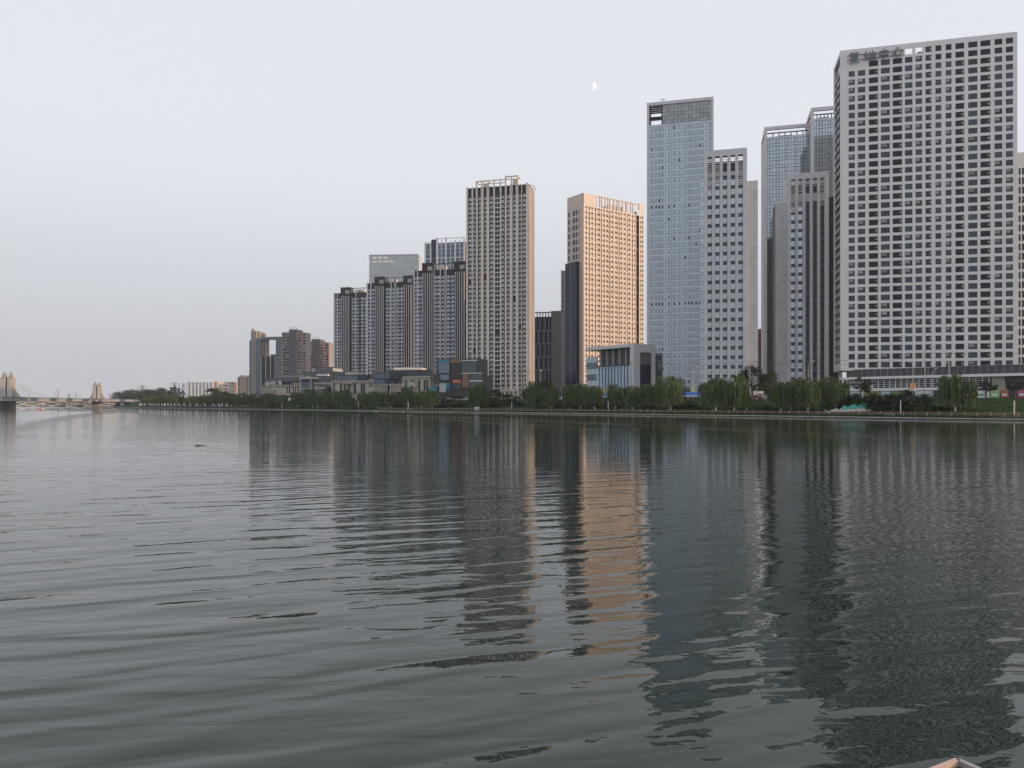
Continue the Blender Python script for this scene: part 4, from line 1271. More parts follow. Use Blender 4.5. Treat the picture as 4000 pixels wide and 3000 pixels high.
for r in range(5):
    xa = T.X(1033, 2); T.piece('small_window', window(1.0, 1.3, M_FRAME, M_GL_DARK, 'none', fw=0.1), xa, 1.98, T.Z(1346 + r * 9, xa, 2))
T.finish()

def flats(label, px, D, items, cols, ptop, rows_n, fl, name='apartment_block', wm=1.5):
    T = Thing(name, label, 'building', px, D, -8)
    for it in items:
        n, a, b, y0, y1, p0, p1, m = it
        xa, xb = T.X(a, y0), T.X(b, y0)
        T.box(n, xa, xb, y0, y1, T.Z(p0, xa, y0), T.Z(p1, xa, y0), m)
    for a, y in cols:
        xa = T.X(a, y)
        for r in range(rows_n):
            T.piece('window', window(wm, fl * 0.52, M_FRAME, M_GL_DARK if TR.random() < 0.8 else M_PALE, 'two', fw=0.12), xa, y - 0.02, T.Z(ptop, xa, y) - r * fl)
    return T
T = flats('tall grey pink apartment block with stair tower and mast, right of the gate building', 1100, 720, [
    ('wall', 1101, 1129, 0, 12, 1545, 1298, M_H2), ('stair_tower', 1128.5, 1160, -1.5, 12, 1545, 1287, M_SLATE), ('wall', 1160.3, 1194, 0, 12, 1545, 1299, M_H2),
    ('red_stripe', 1177, 1182, -0.2, -0.003, 1340, 1303, M_PINK), ('dark_stripe', 1178, 1181, -0.2, -0.003, 1480, 1343, M_SLATE), ('dark_stripe', 1112, 1115, -0.2, -0.003, 1480, 1343, M_SLATE),
    ('roof_frame', 1143, 1159, 0, 0.5, 1281.5, 1280, M_SLATE), ('roof_post', 1143, 1144, 0, 0.5, 1287, 1281.5, M_SLATE), ('roof_post', 1158, 1159, 0, 0.5, 1287, 1281.5, M_SLATE), ('roof_mast', 1135.6, 1136.8, 0, 0.4, 1287, 1275, M_SLATE)],
    [(1106, 0), (1110, 0), (1119, 0), (1125, 0), (1165, 0), (1172, 0), (1187, 0), (1191, 0)], 1307, 30, 2.9)
for a in (1134, 1143, 1152):
    xa = T.X(a, -1.5)
    for r in range(31): T.piece('stair_window', window(1.5, 1.4, M_FRAME, M_BLUEP, 'two', fw=0.12), xa, -1.52, T.Z(1300, xa, -1.5) - r * 2.9)
T.finish()
T = flats('shorter grey pink apartment block with red stripes, left of the farthest striped slab', 1193, 770, [
    ('wall', 1195, 1219, 0, 12, 1545, 1332, M_H2), ('stair_tower', 1218, 1249, -1.5, 12, 1545, 1325, M_SLATE), ('wall', 1249.3, 1285, 0, 12, 1545, 1337, M_H2),
    ('red_stripe', 1202, 1208, -0.2, -0.003, 1395, 1340, M_PINK), ('red_stripe', 1266, 1271, -0.2, -0.003, 1398, 1342, M_PINK),
    ('roof_frame', 1232, 1248, 0, 0.5, 1320, 1318.5, M_SLATE), ('roof_post', 1232, 1233, 0, 0.5, 1325, 1320, M_SLATE), ('roof_post', 1247, 1248, 0, 0.5, 1325, 1320, M_SLATE), ('roof_mast', 1224.5, 1225.6, 0, 0.4, 1325, 1313, M_SLATE)],
    [(1198, 0), (1211, 0), (1216, 0), (1252, 0), (1259, 0), (1274, 0), (1280, 0)], 1348, 24, 2.9)
T.finish()
M_SUNLIT = mat('sunlit_render', (0.48, 0.33, 0.26), 0.8, noise=0.07)  # warm low sunlight put into the colour of the end walls
M_CREAM = mat('cream_render', (0.52, 0.46, 0.41), 0.8, noise=0.06)
T = flats('sunlit salmon slab house end with a grey shaded side, just left of the gate building', 927, 800, [
    ('side_wall', 928, 939, 0.4, 14, 1545, 1472, M_GREYMETAL), ('gable_wall', 939, 963, 0, 14, 1545, 1472, M_SUNLIT), ('roof_house', 936, 952, 2, 8, 1472, 1466, M_GREYMETAL), ('balcony_stack', 963.3, 970, -0.5, 12, 1545, 1466, M_CREAM)],  # sun and shade of the two sides put into their colours
    [(933.5, 0.4)], 1482, 14, 3.0)
for r in range(13):
    xa = T.X(964, -0.5); T.piece('balcony_gap', Tm(MB().box(0, 1.6, -0.05, 0, 0, 1.6, M_FRAME, 'k'), 1) if r == 0 else T.pieces['balcony_gap'][0][0], xa, -0.5, T.Z(1478, xa) - r * 2.6)
T.finish()
T = flats('pale mid rise apartment house with white roof terraces, left of the salmon slab', 853, 980, [
    ('wall', 875, 915, 0, 14, 1545, 1491, M_CREAM), ('low_wing', 853, 876, 1, 14, 1545, 1502, M_CREAM), ('sunlit_end', 915.3, 924, 0, 14, 1545, 1492, M_SUNLIT), ('terrace', 868, 892, -1, 2, 1502, 1498, M_WHITE), ('terrace', 866, 890, -1, 2, 1514, 1511, M_WHITE)],
    [(880, 0), (887, 0), (898, 0), (906, 0), (911, 0)], 1498, 10, 3.2)
T.finish()
T = flats('long white apartment slab with a scalloped facade, far left behind the trees', 727, 1050, [
    ('wall', 728, 838, 0, 14, 1560, 1492, M_WHITE), ('sunlit_end', 838.3, 848, -0.5, 14, 1545, 1491, M_SUNLIT)], [(733 + i * 7, 0) for i in range(15)], 1499, 9, 3.4)
for i in range(8):
    a = 730 + i * 14; xa, xb = T.X(a), T.X(a + 6.5)
    mb = MB(); mb.prism([(xa, 0), (xa + 0.5, -1.0), (xb - 0.5, -1.0), (xb, 0)], 6, T.Z(1490.5, xa), M_WHITE); T.part('bay_front', mb)
T.finish()
# ------------------------------------------------------------------ trees
def leaf_mat(name, col, island, amt=0.25, sc_=0.35, st=(1, 1, 1)):
    return mat(name, col, 0.75, spec=0.25, island=island, noise=amt, scale=sc_, stretch=st)
M_WILLOW = leaf_mat('willow_leaf', (0.066, 0.108, 0.036), 0.35, 0.6, 1.8, (1, 1, 0.07))
M_LEAF = leaf_mat('dark_leaf', (0.027, 0.048, 0.024), 0.5)
M_LEAF2 = leaf_mat('mid_leaf', (0.038, 0.072, 0.026), 0.5)
M_BARK = mat('bark', (0.10, 0.085, 0.07), 0.9, noise=0.3, scale=3)
M_LIME = mat('limewash', (0.55, 0.54, 0.51), 0.85, noise=0.1)

def leaf(mb, p, w, l, ax, m):
    """a leaf sized face hanging from p along ax"""
    a = rnd.uniform(0, 6.283)
    s = Vector((math.cos(a), math.sin(a), 0)) * (w / 2)
    q = p + ax * l
    mb.face([p - s, p + s, q + s * 0.6, q - s * 0.6], m)

def willow_meshes(seed, h=11.0, rw=5.5):
    r = random.Random(seed)
    cr = MB(); tr = MB()
    lean = r.uniform(-0.5, 0.5)
    tr.tube([(0, 0, -0.3), (lean * 0.3, 0, h * 0.2), (lean, 0.2, h * 0.45), (lean * 1.3, 0.1, h * 0.72)], [0.32, 0.26, 0.22, 0.10], M_BARK, 7)
    tr.tube([(0, 0, -0.25), (lean * 0.12, 0, 1.15)], [0.35, 0.31], M_LIME, 7)
    hubs = []
    for i in range(9):
        a = 6.283 * i / 9 + r.uniform(-0.3, 0.3); rr = rw * r.uniform(0.35, 0.8)
        z = h * r.uniform(0.66, 0.95)
        tip = (lean + math.cos(a) * rr, math.sin(a) * rr, z)
        tr.tube([(lean, 0.1, h * 0.4), (lean + math.cos(a) * rr * 0.5, math.sin(a) * rr * 0.5, z * 0.9), tip], [0.13, 0.08, 0.03], M_BARK, 5)
        hubs.append((Vector(tip), r.uniform(1.3, 2.4)))
    hubs.append((Vector((lean, 0, h * 0.93)), 2.2))
    down = Vector((0, 0, -1))
    for hub, hr in hubs:
        for i in range(34):
            a = r.uniform(0, 6.283); q = math.sqrt(r.random())
            top = hub + Vector((math.cos(a) * hr * q, math.sin(a) * hr * q, hr * 0.55 * (1 - q * q) + r.uniform(-0.4, 0.3)))
            out = Vector((top.x - lean, top.y, 0)); d = out.length / rw
            ln = (top.z - h * r.uniform(0.08, 0.45)) * min(1.0, 0.45 + d)
            n = max(3, int(ln / 0.62)); p = top.copy(); sway = Vector((r.uniform(-.12, .12), r.uniform(-.12, .12), 0)) + (out.normalized() * 0.10 if out.length > 0.1 else Vector())
            for k in range(n):
                ax = (down + sway * (1.0 if k < 3 else 0.25)).normalized()
                leaf(cr, p, r.uniform(0.22, 0.42), r.uniform(0.6, 1.0), ax, M_WILLOW)
                p = p + ax * (ln / n)
    return cr.mesh('crown'), tr.mesh('trunk')

def broad_meshes(seed, h=9.0, rw=4.2, m=None, low=0.25, clumps=30, per=75):
    m = m or M_LEAF
    r = random.Random(seed)
    cr = MB(); tr = MB()
    tr.tube([(0, 0, -0.3), (0.1, 0, h * 0.3), (0.0, 0.1, h * 0.75)], [0.26, 0.2, 0.07], M_BARK, 7)
    for i in range(clumps):
        a = r.uniform(0, 6.283); u = r.random(); z = h * (low + (1 - low) * u)
        prof = math.sin(math.pi * min(0.98, 0.16 + 0.80 * u)) ** 0.75
        q = rw * prof * math.sqrt(r.uniform(0.15, 1.0))
        c = Vector((math.cos(a) * q, math.sin(a) * q, z * 0.94))
        tr.tube([(0, 0.05, max(h * 0.15, c.z * 0.55)), tuple(c)], [0.07, 0.02], M_BARK, 4, caps=False)
        cs = r.uniform(0.7, 1.35) * rw / 4.2
        for k in range(per):
            d = Vector((r.gauss(0, 1), r.gauss(0, 1), r.gauss(0, 0.75)))
            p = c + d * (cs * 0.55)
            ax = Vector((r.uniform(-1, 1), r.uniform(-1, 1), r.uniform(-1, 0.4))).normalized()
            leaf(cr, p, r.uniform(0.25, 0.5), r.uniform(0.3, 0.6), ax, m)
    return cr.mesh('crown'), tr.mesh('trunk')

WILLOWS = [willow_meshes(s) for s in (1, 2, 3, 4, 5)]
BROADS = [broad_meshes(s, m=M_LEAF if s % 2 else M_LEAF2) for s in (21, 22, 23, 24)]
POPLARS = [broad_meshes(s, h=13.0, rw=1.9, m=M_LEAF, low=0.1) for s in (31, 32)]
MASS = [broad_meshes(s, h=10.0, rw=7.0, m=M_LEAF if s % 2 else M_LEAF2, low=0.02, clumps=110, per=70) for s in (61, 62)]
SPARSE = [broad_meshes(41, h=7.0, rw=2.6, m=M_LEAF, low=0.45, clumps=22, per=40)]
BUSHES = [broad_meshes(s, h=3.0, rw=2.3, m=M_LEAF if s % 2 else M_LEAF2, low=0.05, clumps=22, per=60) for s in (51, 52, 53)]
SIZE = {'w': (WILLOWS, 11.0, 5.9), 'b': (BROADS, 9.0, 4.4), 'p': (POPLARS, 13.0, 2.0), 's': (SPARSE, 7.0, 2.7), 'u': (BUSHES, 3.0, 2.4), 'm': (MASS, 10.0, 7.0)}
KIND_NAME = {'w': 'willow_tree', 'b': 'broadleaf_tree', 'p': 'poplar_tree', 's': 'young_tree', 'u': 'shrub', 'm': 'broadleaf_tree'}
KIND_CAT = {'w': 'tree', 'b': 'tree', 'p': 'tree', 's': 'tree', 'u': 'shrub', 'm': 'tree'}
tcount = {}
def tree(kind, px, ytop, half, t, label, group=None, sy=None):
    """a tree whose trunk stands at column px, t metres inland; crown top at row ytop, half width half (photo pixels)"""
    lib, h0, r0 = SIZE[kind]
    i = tcount.get(kind, 0); tcount[kind] = i + 1
    cme, tme = lib[i % len(lib)]
    p = bank(px, t); z = ground_z(t)
    h = ((HY - ytop) / FPX * p.y + EYE - z) * (1.07 if kind == 'w' else 1.03)
    wsc = half / FPX * p.y / r0
    o = empty(KIND_NAME[kind], (p.x, p.y, z), rnd.uniform(0, 6.28))
    o.scale = (wsc, wsc, h / h0)
    tag(o, label, KIND_CAT[kind], group)
    link('crown', cme, o); link('trunk', tme, o)
    return o

G_W = 'weeping willows along the canal bank'
W_ = [
 (3731, 1469, 70, 12, 'big round weeping willow standing alone before the gridded podium front'),
 (3265, 1482, 62, 17, 'weeping willow behind the green tarpaulin, against the lower left end of the podium'),
 (3156, 1488, 55, 10, 'weeping willow with a tapering pale trunk base, below the second stone tower'),
 (3090, 1494, 48, 13, 'weeping willow under the left slots of the second stone tower'),
 (3050, 1500, 45, 9, 'weeping willow hanging over the railing, right of the grass slope'),
 (2918, 1530, 24, 12, 'small weeping willow at the edge of the open grass slope'),
 (2868, 1478, 58, 10, 'weeping willow with two pale trunks, below the first stone tower'),
 (2795, 1486, 62, 10, 'broad weeping willow whose strands reach the quay, below the blue tower right edge'),
 (2619, 1480, 58, 11, 'weeping willow standing before the foot of the tall blue tower'),
 (2535, 1507, 45, 12, 'weeping willow in front of the stone end wall of the low glass office'),
 (2470, 1512, 42, 12, 'weeping willow before the dark pleats of the low glass office'),
 (2405, 1508, 38, 12, 'weeping willow between the blue canopy and the low glass office front'),
 (2322, 1516, 42, 11, 'weeping willow below the left end of the low glass office'),
 (2268, 1506, 40, 12, 'weeping willow below the foot of the golden lit tower'),
 (2225, 1514, 34, 10, 'narrow weeping willow below the slim dark tower'),
 (2157, 1513, 38, 12, 'weeping willow before the dark fin block, right of the tall pale lamp column'),
 (2083, 1500, 40, 11, 'light green weeping willow under the right edge of the sand coloured tower'),
 (1872, 1512, 44, 10, 'round weeping willow standing alone before the right end of the box mall'),
 (1690, 1530, 36, 10, 'yellowish weeping willow in front of the box mall teal boards'),
 (1648, 1532, 30, 12, 'weeping willow before the beige shop building tall windows'),
 (1595, 1514, 36, 14, 'dark weeping willow, taller than its neighbours, left of the beige shop building'),
 (1528, 1536, 34, 10, 'weeping willow in front of the colonnade of the blue glass shops'),
 (1470, 1533, 36, 12, 'weeping willow below the beige pavilion beside the blue glass shops'),
 (1425, 1538, 30, 12, 'low weeping willow at the right end of the curved beige shops'),
 (1335, 1530, 38, 12, 'weeping willow hiding the porch of the curved beige shops'),
 (1275, 1534, 36, 10, 'weeping willow before the white railed terrace building'),
 (1222, 1526, 36, 13, 'weeping willow below the white framed corner building'),
 (1165, 1536, 34, 11, 'weeping willow below the long beige classical shops'),
 (1100, 1546, 28, 10, 'pale round willow before the dark broadleaf tree'),
 (1052, 1540, 34, 12, 'willow below the foot of the gate block blue wall'),
 (1000, 1540, 36, 12, 'willow below the taupe slab of the gate block'),
 (950, 1540, 36, 12, 'willow below the salmon slab house'),
 (905, 1542, 34, 12, 'willow below the pale house with white roof terraces'),
 (858, 1540, 36, 11, 'willow at the right end of the stone balustrade'),
 (800, 1546, 38, 11, 'willow before the right half of the long white apartment slab'),
 (742, 1548, 38, 12, 'willow before the left half of the long white apartment slab'),
 (690, 1546, 38, 12, 'rounded willow behind the middle of the stone balustrade'),
 (640, 1546, 40, 12, 'rounded willow behind the left part of the stone balustrade'),
 (590, 1548, 38, 12, 'leftmost rounded willow, close to the bridge end'),
]
for q in W_: tree('w', *q, group=G_W)
G_B = 'dark broadleaf trees behind the willows'
B_ = [
 (2938, 1430, 58, 40, 'large dark broadleaf tree in front of the gap between the two stone towers'),
 (3005, 1452, 52, 42, 'dark broadleaf tree right of the large one, at the foot of the second stone tower'),
 (3120, 1484, 45, 40, 'dark tree top showing over the willows below the second stone tower'),
 (3215, 1486, 40, 42, 'dark tree top beside the podium left end, over the willows'),
 (2440, 1516, 34, 36, 'dark tree behind the willows before the low glass office'),
 (2560, 1514, 34, 36, 'dark tree at the right corner of the low glass office'),
 (2220, 1520, 34, 34, 'dark tree behind the willows before the blue block of the golden tower'),
 (2130, 1486, 40, 40, 'broad dark tree in front of the dark fin block'),
 (2060, 1522, 30, 34, 'dark tree behind the light green willow under the sand tower'),
 (1990, 1540, 46, 22, 'dark green shrubby tree below the portico of the sand tower'),
 (1935, 1524, 46, 24, 'dark dense tree left of the sand tower portico, beside the tan sculpture'),
 (1870, 1504, 28, 36, 'dark tree behind the round willow at the box mall'),
 (1782, 1528, 40, 34, 'dark broad tree before the copper wall of the box mall'),
 (1720, 1540, 32, 30, 'dark low tree below the box mall poster panel'),
 (1555, 1532, 30, 32, 'dark tree behind the willows at the dark clad hall'),
 (1352, 1520, 26, 34, 'dark tree rising against the curved beige shops'),
 (1112, 1510, 30, 34, 'dark round tree rising in front of the long beige classical shops'),
 (1205, 1518, 26, 34, 'dark tree under the white framed corner building'),
 (1280, 1514, 26, 34, 'dark tree before the white railed terrace building'),
 (832, 1516, 36, 40, 'dark tree between the long white slab and the pale terraced house'),
 (880, 1530, 28, 36, 'dark tree below the pale terraced house'),
 (575, 1522, 50, 120, 'dark round tree over the end of the bridge'),
 (520, 1524, 52, 150, 'wide hazy tree mass left of the round tree at the bridge end'),
 (628, 1516, 40, 120, 'dark tree with a peaked crown under the lattice mast'),
 (548, 1530, 46, 110, 'dark low tree in the hazy mass, right at the bridge end'),
 (606, 1526, 46, 105, 'hazy tree between the round tree and the peaked crown'),
 (655, 1530, 40, 104, 'hazy tree between the peaked crown and the poplars'),
 (500, 1536, 40, 140, 'low hazy tree in front of the wide hazy mass'),
 (466, 1532, 32, 170, 'leftmost hazy tree, beside the right bridge towers'),
]
for q in B_: tree('m' if q[3] > 100 else 'b', *q, group=G_B)
for q in ((668, 1512, 12, 60, 'tall poplar below the middle lattice mast'), (684, 1505, 12, 62, 'taller poplar just left of the right lattice mast'),
          (700, 1516, 10, 60, 'slender poplar left of the long white slab'), (714, 1520, 9, 60, 'last poplar touching the edge of the long white slab')):
    tree('p', *q, group='poplars left of the long white slab')
for q in ((3363, 1470, 40, 34, 'young tree with layered branches in front of the blank white podium panel'), (3852, 1484, 36, 36, 'young dark tree before the slanted fins of the podium'),
          (3790, 1482, 24, 38, 'thin young tree right of the big round willow'), (3966, 1482, 34, 36, 'young tree near the right picture edge before the dark podium recess'),
          (3388, 1500, 18, 38, 'smallest young tree, right of the layered one')):
    tree('s', *q, group='young street trees by the podium')
G_U = 'shrubs on the canal bank'
U_ = []
rs = random.Random(5)
px = 3330.0
names = [(3330, 3420, 'above the green tarpaulin'), (3420, 3510, 'left of the pale column lamp on the right'), (3510, 3600, 'below the orange street banner')]
shrub_spots = [
 (3350, 1542, 66, 19, 'wide dark shrub above the green tarpaulin'), (3428, 1537, 72, 16, 'dark shrub right of the tarpaulin heap'), (3492, 1541, 56, 13, 'dark shrub just left of the pale column lamp'),
 (3548, 1530, 58, 16, 'lighter green shrub below the orange street banner'), (3606, 1544, 50, 12, 'dark shrub left of the big round willow'), (3008, 1592, 34, 12, 'low shrub under the willow strands, right of the open slope'),
 (2700, 1572, 40, 16, 'dark shrub under the blue roof'), (2745, 1580, 34, 13, 'low dark shrub between the two willow groups at the blue tower'), (2660, 1580, 34, 14, 'low dark shrub left of the blue roof'),
 (2350, 1572, 40, 16, 'dark shrub under the blue canopy by the low office'), (2395, 1580, 36, 14, 'low shrub between willows before the low office'), (2190, 1572, 36, 16, 'dark shrub under the parked white van'),
 (2240, 1582, 32, 13, 'low shrub below the slim dark tower'), (2035, 1574, 36, 18, 'dark shrub right of the portico'), (1960, 1572, 46, 18, 'wide dark shrub below the tan sculpture'), (1905, 1570, 40, 18, 'dark shrub left of the tan sculpture'),
 (1800, 1574, 44, 16, 'dark hedge-like shrub below the parked cars'), (1750, 1578, 40, 15, 'dark shrub before the copper wall'), (1715, 1582, 32, 13, 'low shrub right of the yellowish willow'), (1565, 1580, 34, 13, 'low dark shrub left of the dark willow'),
 (1400, 1584, 34, 12, 'low shrub at the pale lamp by the curved shops'), (1300, 1582, 34, 13, 'low shrub below the terrace building'), (1190, 1586, 32, 12, 'low shrub below the corner building'), (1075, 1582, 34, 12, 'low shrub before the gate block'),
 (2550, 1584, 40, 13, 'low shrub before the right corner of the low office'), (2110, 1584, 32, 12, 'low shrub right of the light green willow'), (2980, 1584, 30, 10, 'low shrub on the open grass slope'), (3700, 1584, 60, 17, 'dark low shrub behind the big round willow trunk'),
]
for q in shrub_spots: tree('u', *q, group=G_U)

# dense understorey behind the willows, a mass nobody could count
mb = MB(); r = random.Random(77)
for i in range(5200):
    s = r.uniform(-560, 165)
    if -20 < s < 12 and r.random() < 0.85: continue       # the open grass slope
    if s > 70 and r.random() < 0.75: continue
    t = r.uniform(16, 26)
    p = bank_s(s, t, ground_z(t) + r.uniform(0.0, 1.6) * (1.0 + 0.5 * math.sin(s * 0.21) + 0.4 * math.sin(s * 0.057 + 2)))
    for k in range(3):
        ax = Vector((r.uniform(-1, 1), r.uniform(-1, 1), r.uniform(-0.6, 0.8))).normalized()
        leaf(mb, p + Vector((r.uniform(-.5, .5), r.uniform(-.5, .5), r.uniform(-.4, .4))), r.uniform(0.5, 0.9), r.uniform(0.6, 1.1), ax, M_LEAF)
tag(mb.build('understorey'), kind='stuff')
# far wood on the horizon
mb = MB()
for i in range(3500):
    x = r.uniform(-2450, -640); y = r.uniform(1910, 2050)
    hmax = 9 + 5 * math.sin(x * 0.011) + 3 * math.sin(x * 0.037)
    z = 2.2 + hmax * r.random() ** 0.7
    for k in range(2):
        ax = Vector((r.uniform(-1, 1), r.uniform(-1, 1), r.uniform(-1, 1))).normalized()
        leaf(mb, Vector((x, y, z)), 4.0, 4.0, ax, M_LEAF2)
tag(mb.build('far_wood'), kind='stuff')
# grass tufts on the bank give its edge an uneven outline
mb = MB()
for i in range(9000):
    s = r.uniform(-420, 190); t = r.choice((r.uniform(0.8, 2.1), r.uniform(6, 30)))
    p = bank_s(s, t, ground_z(t) - 0.05 if t > 6 else 0.62 + (t - 0.75) * 0.22)
    leaf(mb, p, 0.35, r.uniform(0.15, 0.45), Vector((r.uniform(-.4, .4), r.uniform(-.4, .4), 1)).normalized(), M_GRASS)
tag(mb.build('grass_tufts'), kind='stuff')
# ------------------------------------------------------------------ railing along the path
M_RAIL = mat('railing_timber', (0.30, 0.22, 0.16), 0.8, noise=0.15)
M_LAMPW = mat('lamp_white', (0.66, 0.66, 0.64), 0.5)
M_POLE = mat('concrete_pole', (0.34, 0.33, 0.31), 0.8, noise=0.1)
M_STEEL = mat('galvanised_steel', (0.42, 0.43, 0.44), 0.45, metal=0.3)
M_BLACK = mat('black_rubber', (0.02, 0.02, 0.02), 0.6)
ORD = ('first second third fourth fifth sixth seventh eighth ninth tenth eleventh twelfth thirteenth fourteenth fifteenth sixteenth seventeenth '
       'eighteenth nineteenth twentieth twenty-first twenty-second').split()

def rail_bay(i, s, length):
    pass
sA, sB, bay = -115.0, 206.0, 3.2
nb = int((sB - sA) / bay)
rail = empty('path_railing', tuple(bank_s(sA, 2.5, 0.95)), BANK_A)
tag(rail, 'long low timber coloured railing of posts and two rails along the canal path', 'railing')
post_me = MB().box(-0.11, 0.11, -0.11, 0.11, -0.05, 1.05, M_RAIL).box(-0.14, 0.14, -0.14, 0.14, 1.05, 1.15, M_RAIL).mesh('post')
bar_me = MB().box(0.11, bay - 0.11, -0.05, 0.05, -0.06, 0.06, M_RAIL).mesh('rail')
order = sorted(range(nb), key=lambda i: abs(nb - i))
for i in range(nb):
    link('post', post_me, rail, (i * bay, 0, 0))
for i in range(nb):
    link('rail', bar_me, rail, (i * bay, 0, 0.88))
    link('rail', bar_me, rail, (i * bay, 0, 0.45))

# ------------------------------------------------------------------ pale column lamps
G_L = 'pale column lamps on the canal path'
def column_lamp(px, t, y0, label):
    p = bank(px, t); z = ground_z(t)
    top = (HY - y0) / FPX * p.y + EYE
    o = empty('column_lamp', (p.x, p.y, z)); h = top - z
    tag(o, label, 'lamp', G_L)
    MB().tube([(0, 0, -0.1), (0, 0, h * 0.14)], 0.30, M_SEAM, 8).build('base', o)
    MB().tube([(0, 0, h * 0.14), (0, 0, h)], 0.15, M_LAMPW, 10).build('shaft', o, smooth=False)
    MB().tube([(0, 0, h), (0, 0, h + 0.12)], 0.26, M_STEEL, 10).build('cap', o)
for q in ((3518, 5.2, 1566, 'pale column lamp on the path right of the green tarpaulin'), (3962, 5.2, 1567, 'pale column lamp on the path near the right picture edge'),
          (2376, 5.2, 1567, 'pale column lamp on the path before the low glass office'), (1999, 5.2, 1569, 'pale column lamp on the path below the sand tower'),
          (1594, 5.2, 1569, 'pale column lamp behind the people by the water'), (1400, 5.2, 1570, 'pale column lamp before the curved beige shops'),
          (1241, 5.2, 1570, 'pale column lamp below the white framed corner building'), (1102, 5.2, 1571, 'pale column lamp below the dark round tree, farthest left')):
    column_lamp(*q)

# ------------------------------------------------------------------ street lamps with bent arms
G_S = 'street lamps along the canal road'
def street_lamp(px, t, ytop, arm, label, m=None):
    m = m or M_STEEL
    p = bank(px, t); z = ground_z(t); top = (HY - ytop) / FPX * p.y + EYE; h = top - z
    o = empty('street_lamp', (p.x, p.y, z)); tag(o, label, 'street lamp', G_S)
    MB().tube([(0, 0, 0), (0, 0, h * 0.5), (0, 0, h - 1.6), (arm * 0.25, 0, h - 0.5), (arm * 0.8, 0, h)], [0.16, 0.13, 0.10, 0.08, 0.06], m, 7).build('pole', o)
    MB().box(arm * 0.75, arm * 1.35, -0.2, 0.2, h - 0.06, h + 0.16, M_LAMPW).build('lamp_head', o)
for q in ((2707, 36, 1433, 1.9, 'street lamp with a curved arm before the tall blue tower, over the green banners'), (3157, 36, 1411, 1.6, 'tall curved street lamp before the second stone tower'),
          (3075, 38, 1431, -1.0, 'dark street lamp at the left edge of the second stone tower'), (3566, 36, 1413, -1.2, 'street lamp carrying the orange banner, before the podium'),
          (3707, 40, 1388, 1.2, 'tall street lamp behind the big round willow'), (3408 + 236, 44, 1441, 0.9, 'short street lamp between the wooden pole and the big round willow'),
          (2025, 40, 1474, -1.5, 'street lamp before the right piers of the sand tower'), (2113, 38, 1476, -1.2, 'street lamp before the left fins of the dark fin block'),
          (1857, 38, 1476, 1.4, 'street lamp in front of the box mall glass corner'), (1690, 38, 1490, 1.4, 'street lamp left of the box mall'), (1495, 38, 1490, 1.4, 'street lamp before the blue glass shops'),
          (1275, 38, 1492, -1.2, 'street lamp before the terrace building')):
    street_lamp(*q)

# banners on the lamps
def banner(px, t, y0, y1, w, m1, m2, label):
    p = bank(px, t); z1 = (HY - y0) / FPX * p.y + EYE; z0 = (HY - y1) / FPX * p.y + EYE
    o = empty('street_banner', (p.x, p.y - 0.25, z0)); tag(o, label, 'banner')
    h = z1 - z0
    for sgn in (-1, 1):
        mb = MB(); a, b = (sgn * 0.15, sgn * (0.15 + w)) if sgn > 0 else (-0.15 - w, -0.15)
        mb.box(a, b, -0.03, 0.03, h * 0.25, h, m1); mb.box(a, b, -0.03, 0.03, 0, h * 0.25 - 0.01, m2)
        mb.build('flag', o)
    MB().box(-0.2 - w, 0.2 + w, -0.06, 0.06, h, h + 0.08, M_STEEL).build('bracket', o)
banner(2706, 36, 1511, 1540, 0.7, mat('banner_green', (0.34, 0.52, 0.16), 0.6), M_WHITE, 'pair of pale green banners hung on the lamp before the blue tower')
banner(3566, 36, 1497, 1527, 0.8, mat('banner_orange', (0.52, 0.28, 0.08), 0.6), M_WHITE, 'orange and white banner pair on the lamp before the podium')
banner(2356, 36, 1519, 1546, 1.0, mat('banner_yellow', (0.60, 0.42, 0.16), 0.6), M_WHITE, 'yellow banner pair on a post before the low glass office')
banner(2340, 37, 1517, 1538, 0.8, mat('banner_blue', (0.10, 0.33, 0.58), 0.6), M_WHITE, 'sky blue banner pair left of the yellow one')

# ------------------------------------------------------------------ utility poles and their wires
G_P = 'utility poles along the canal road'
POLES = []
def utility_pole(px, t, ytop, label, cross=True):
    p = bank(px, t); z = ground_z(t); top = (HY - ytop) / FPX * p.y + EYE; h = top - z
    o = empty('utility_pole', (p.x, p.y, z), BANK_A + math.pi / 2); tag(o, label, 'utility pole', G_P)
    MB().tube([(0, 0, 0), (0, 0, h)], [0.24, 0.13], M_POLE, 8).build('mast', o)
    if cross:
        MB().box(-0.9, 0.9, -0.07, 0.07, h - 1.0, h - 0.85, M_STEEL).build('crossarm', o)
        for x in (-0.8, 0.8): MB().tube([(x, 0, h - 0.85), (x, 0, h - 0.55)], 0.07, M_LAMPW, 6).build('insulator', o)
    POLES.append(Vector((p.x, p.y, top - 0.7)))
for q in ((3613, 34, 1369, 'tall wooden utility pole in front of the white podium'), (2929, 36, 1404, 'utility pole with a crossarm before the large dark broadleaf tree'),
          (2465, 38, 1411, 'dark utility pole at the right corner of the low glass office'), (2112 + 1, 46, 1441, 'utility pole beside the lamp at the dark fin block'), (2046, 36, 1451, 'slanting pale pole at the sunlit edge of the sand tower'),
          (1805, 36, 1466, 'pale utility pole before the copper wall of the box mall'), (1829, 36, 1468, 'second pale utility pole, just right of the one at the copper wall')):
    utility_pole(*q)
pr = bank(4300, 34); POLES.insert(0, Vector((pr.x, pr.y, POLES[0].z - 1.0)))
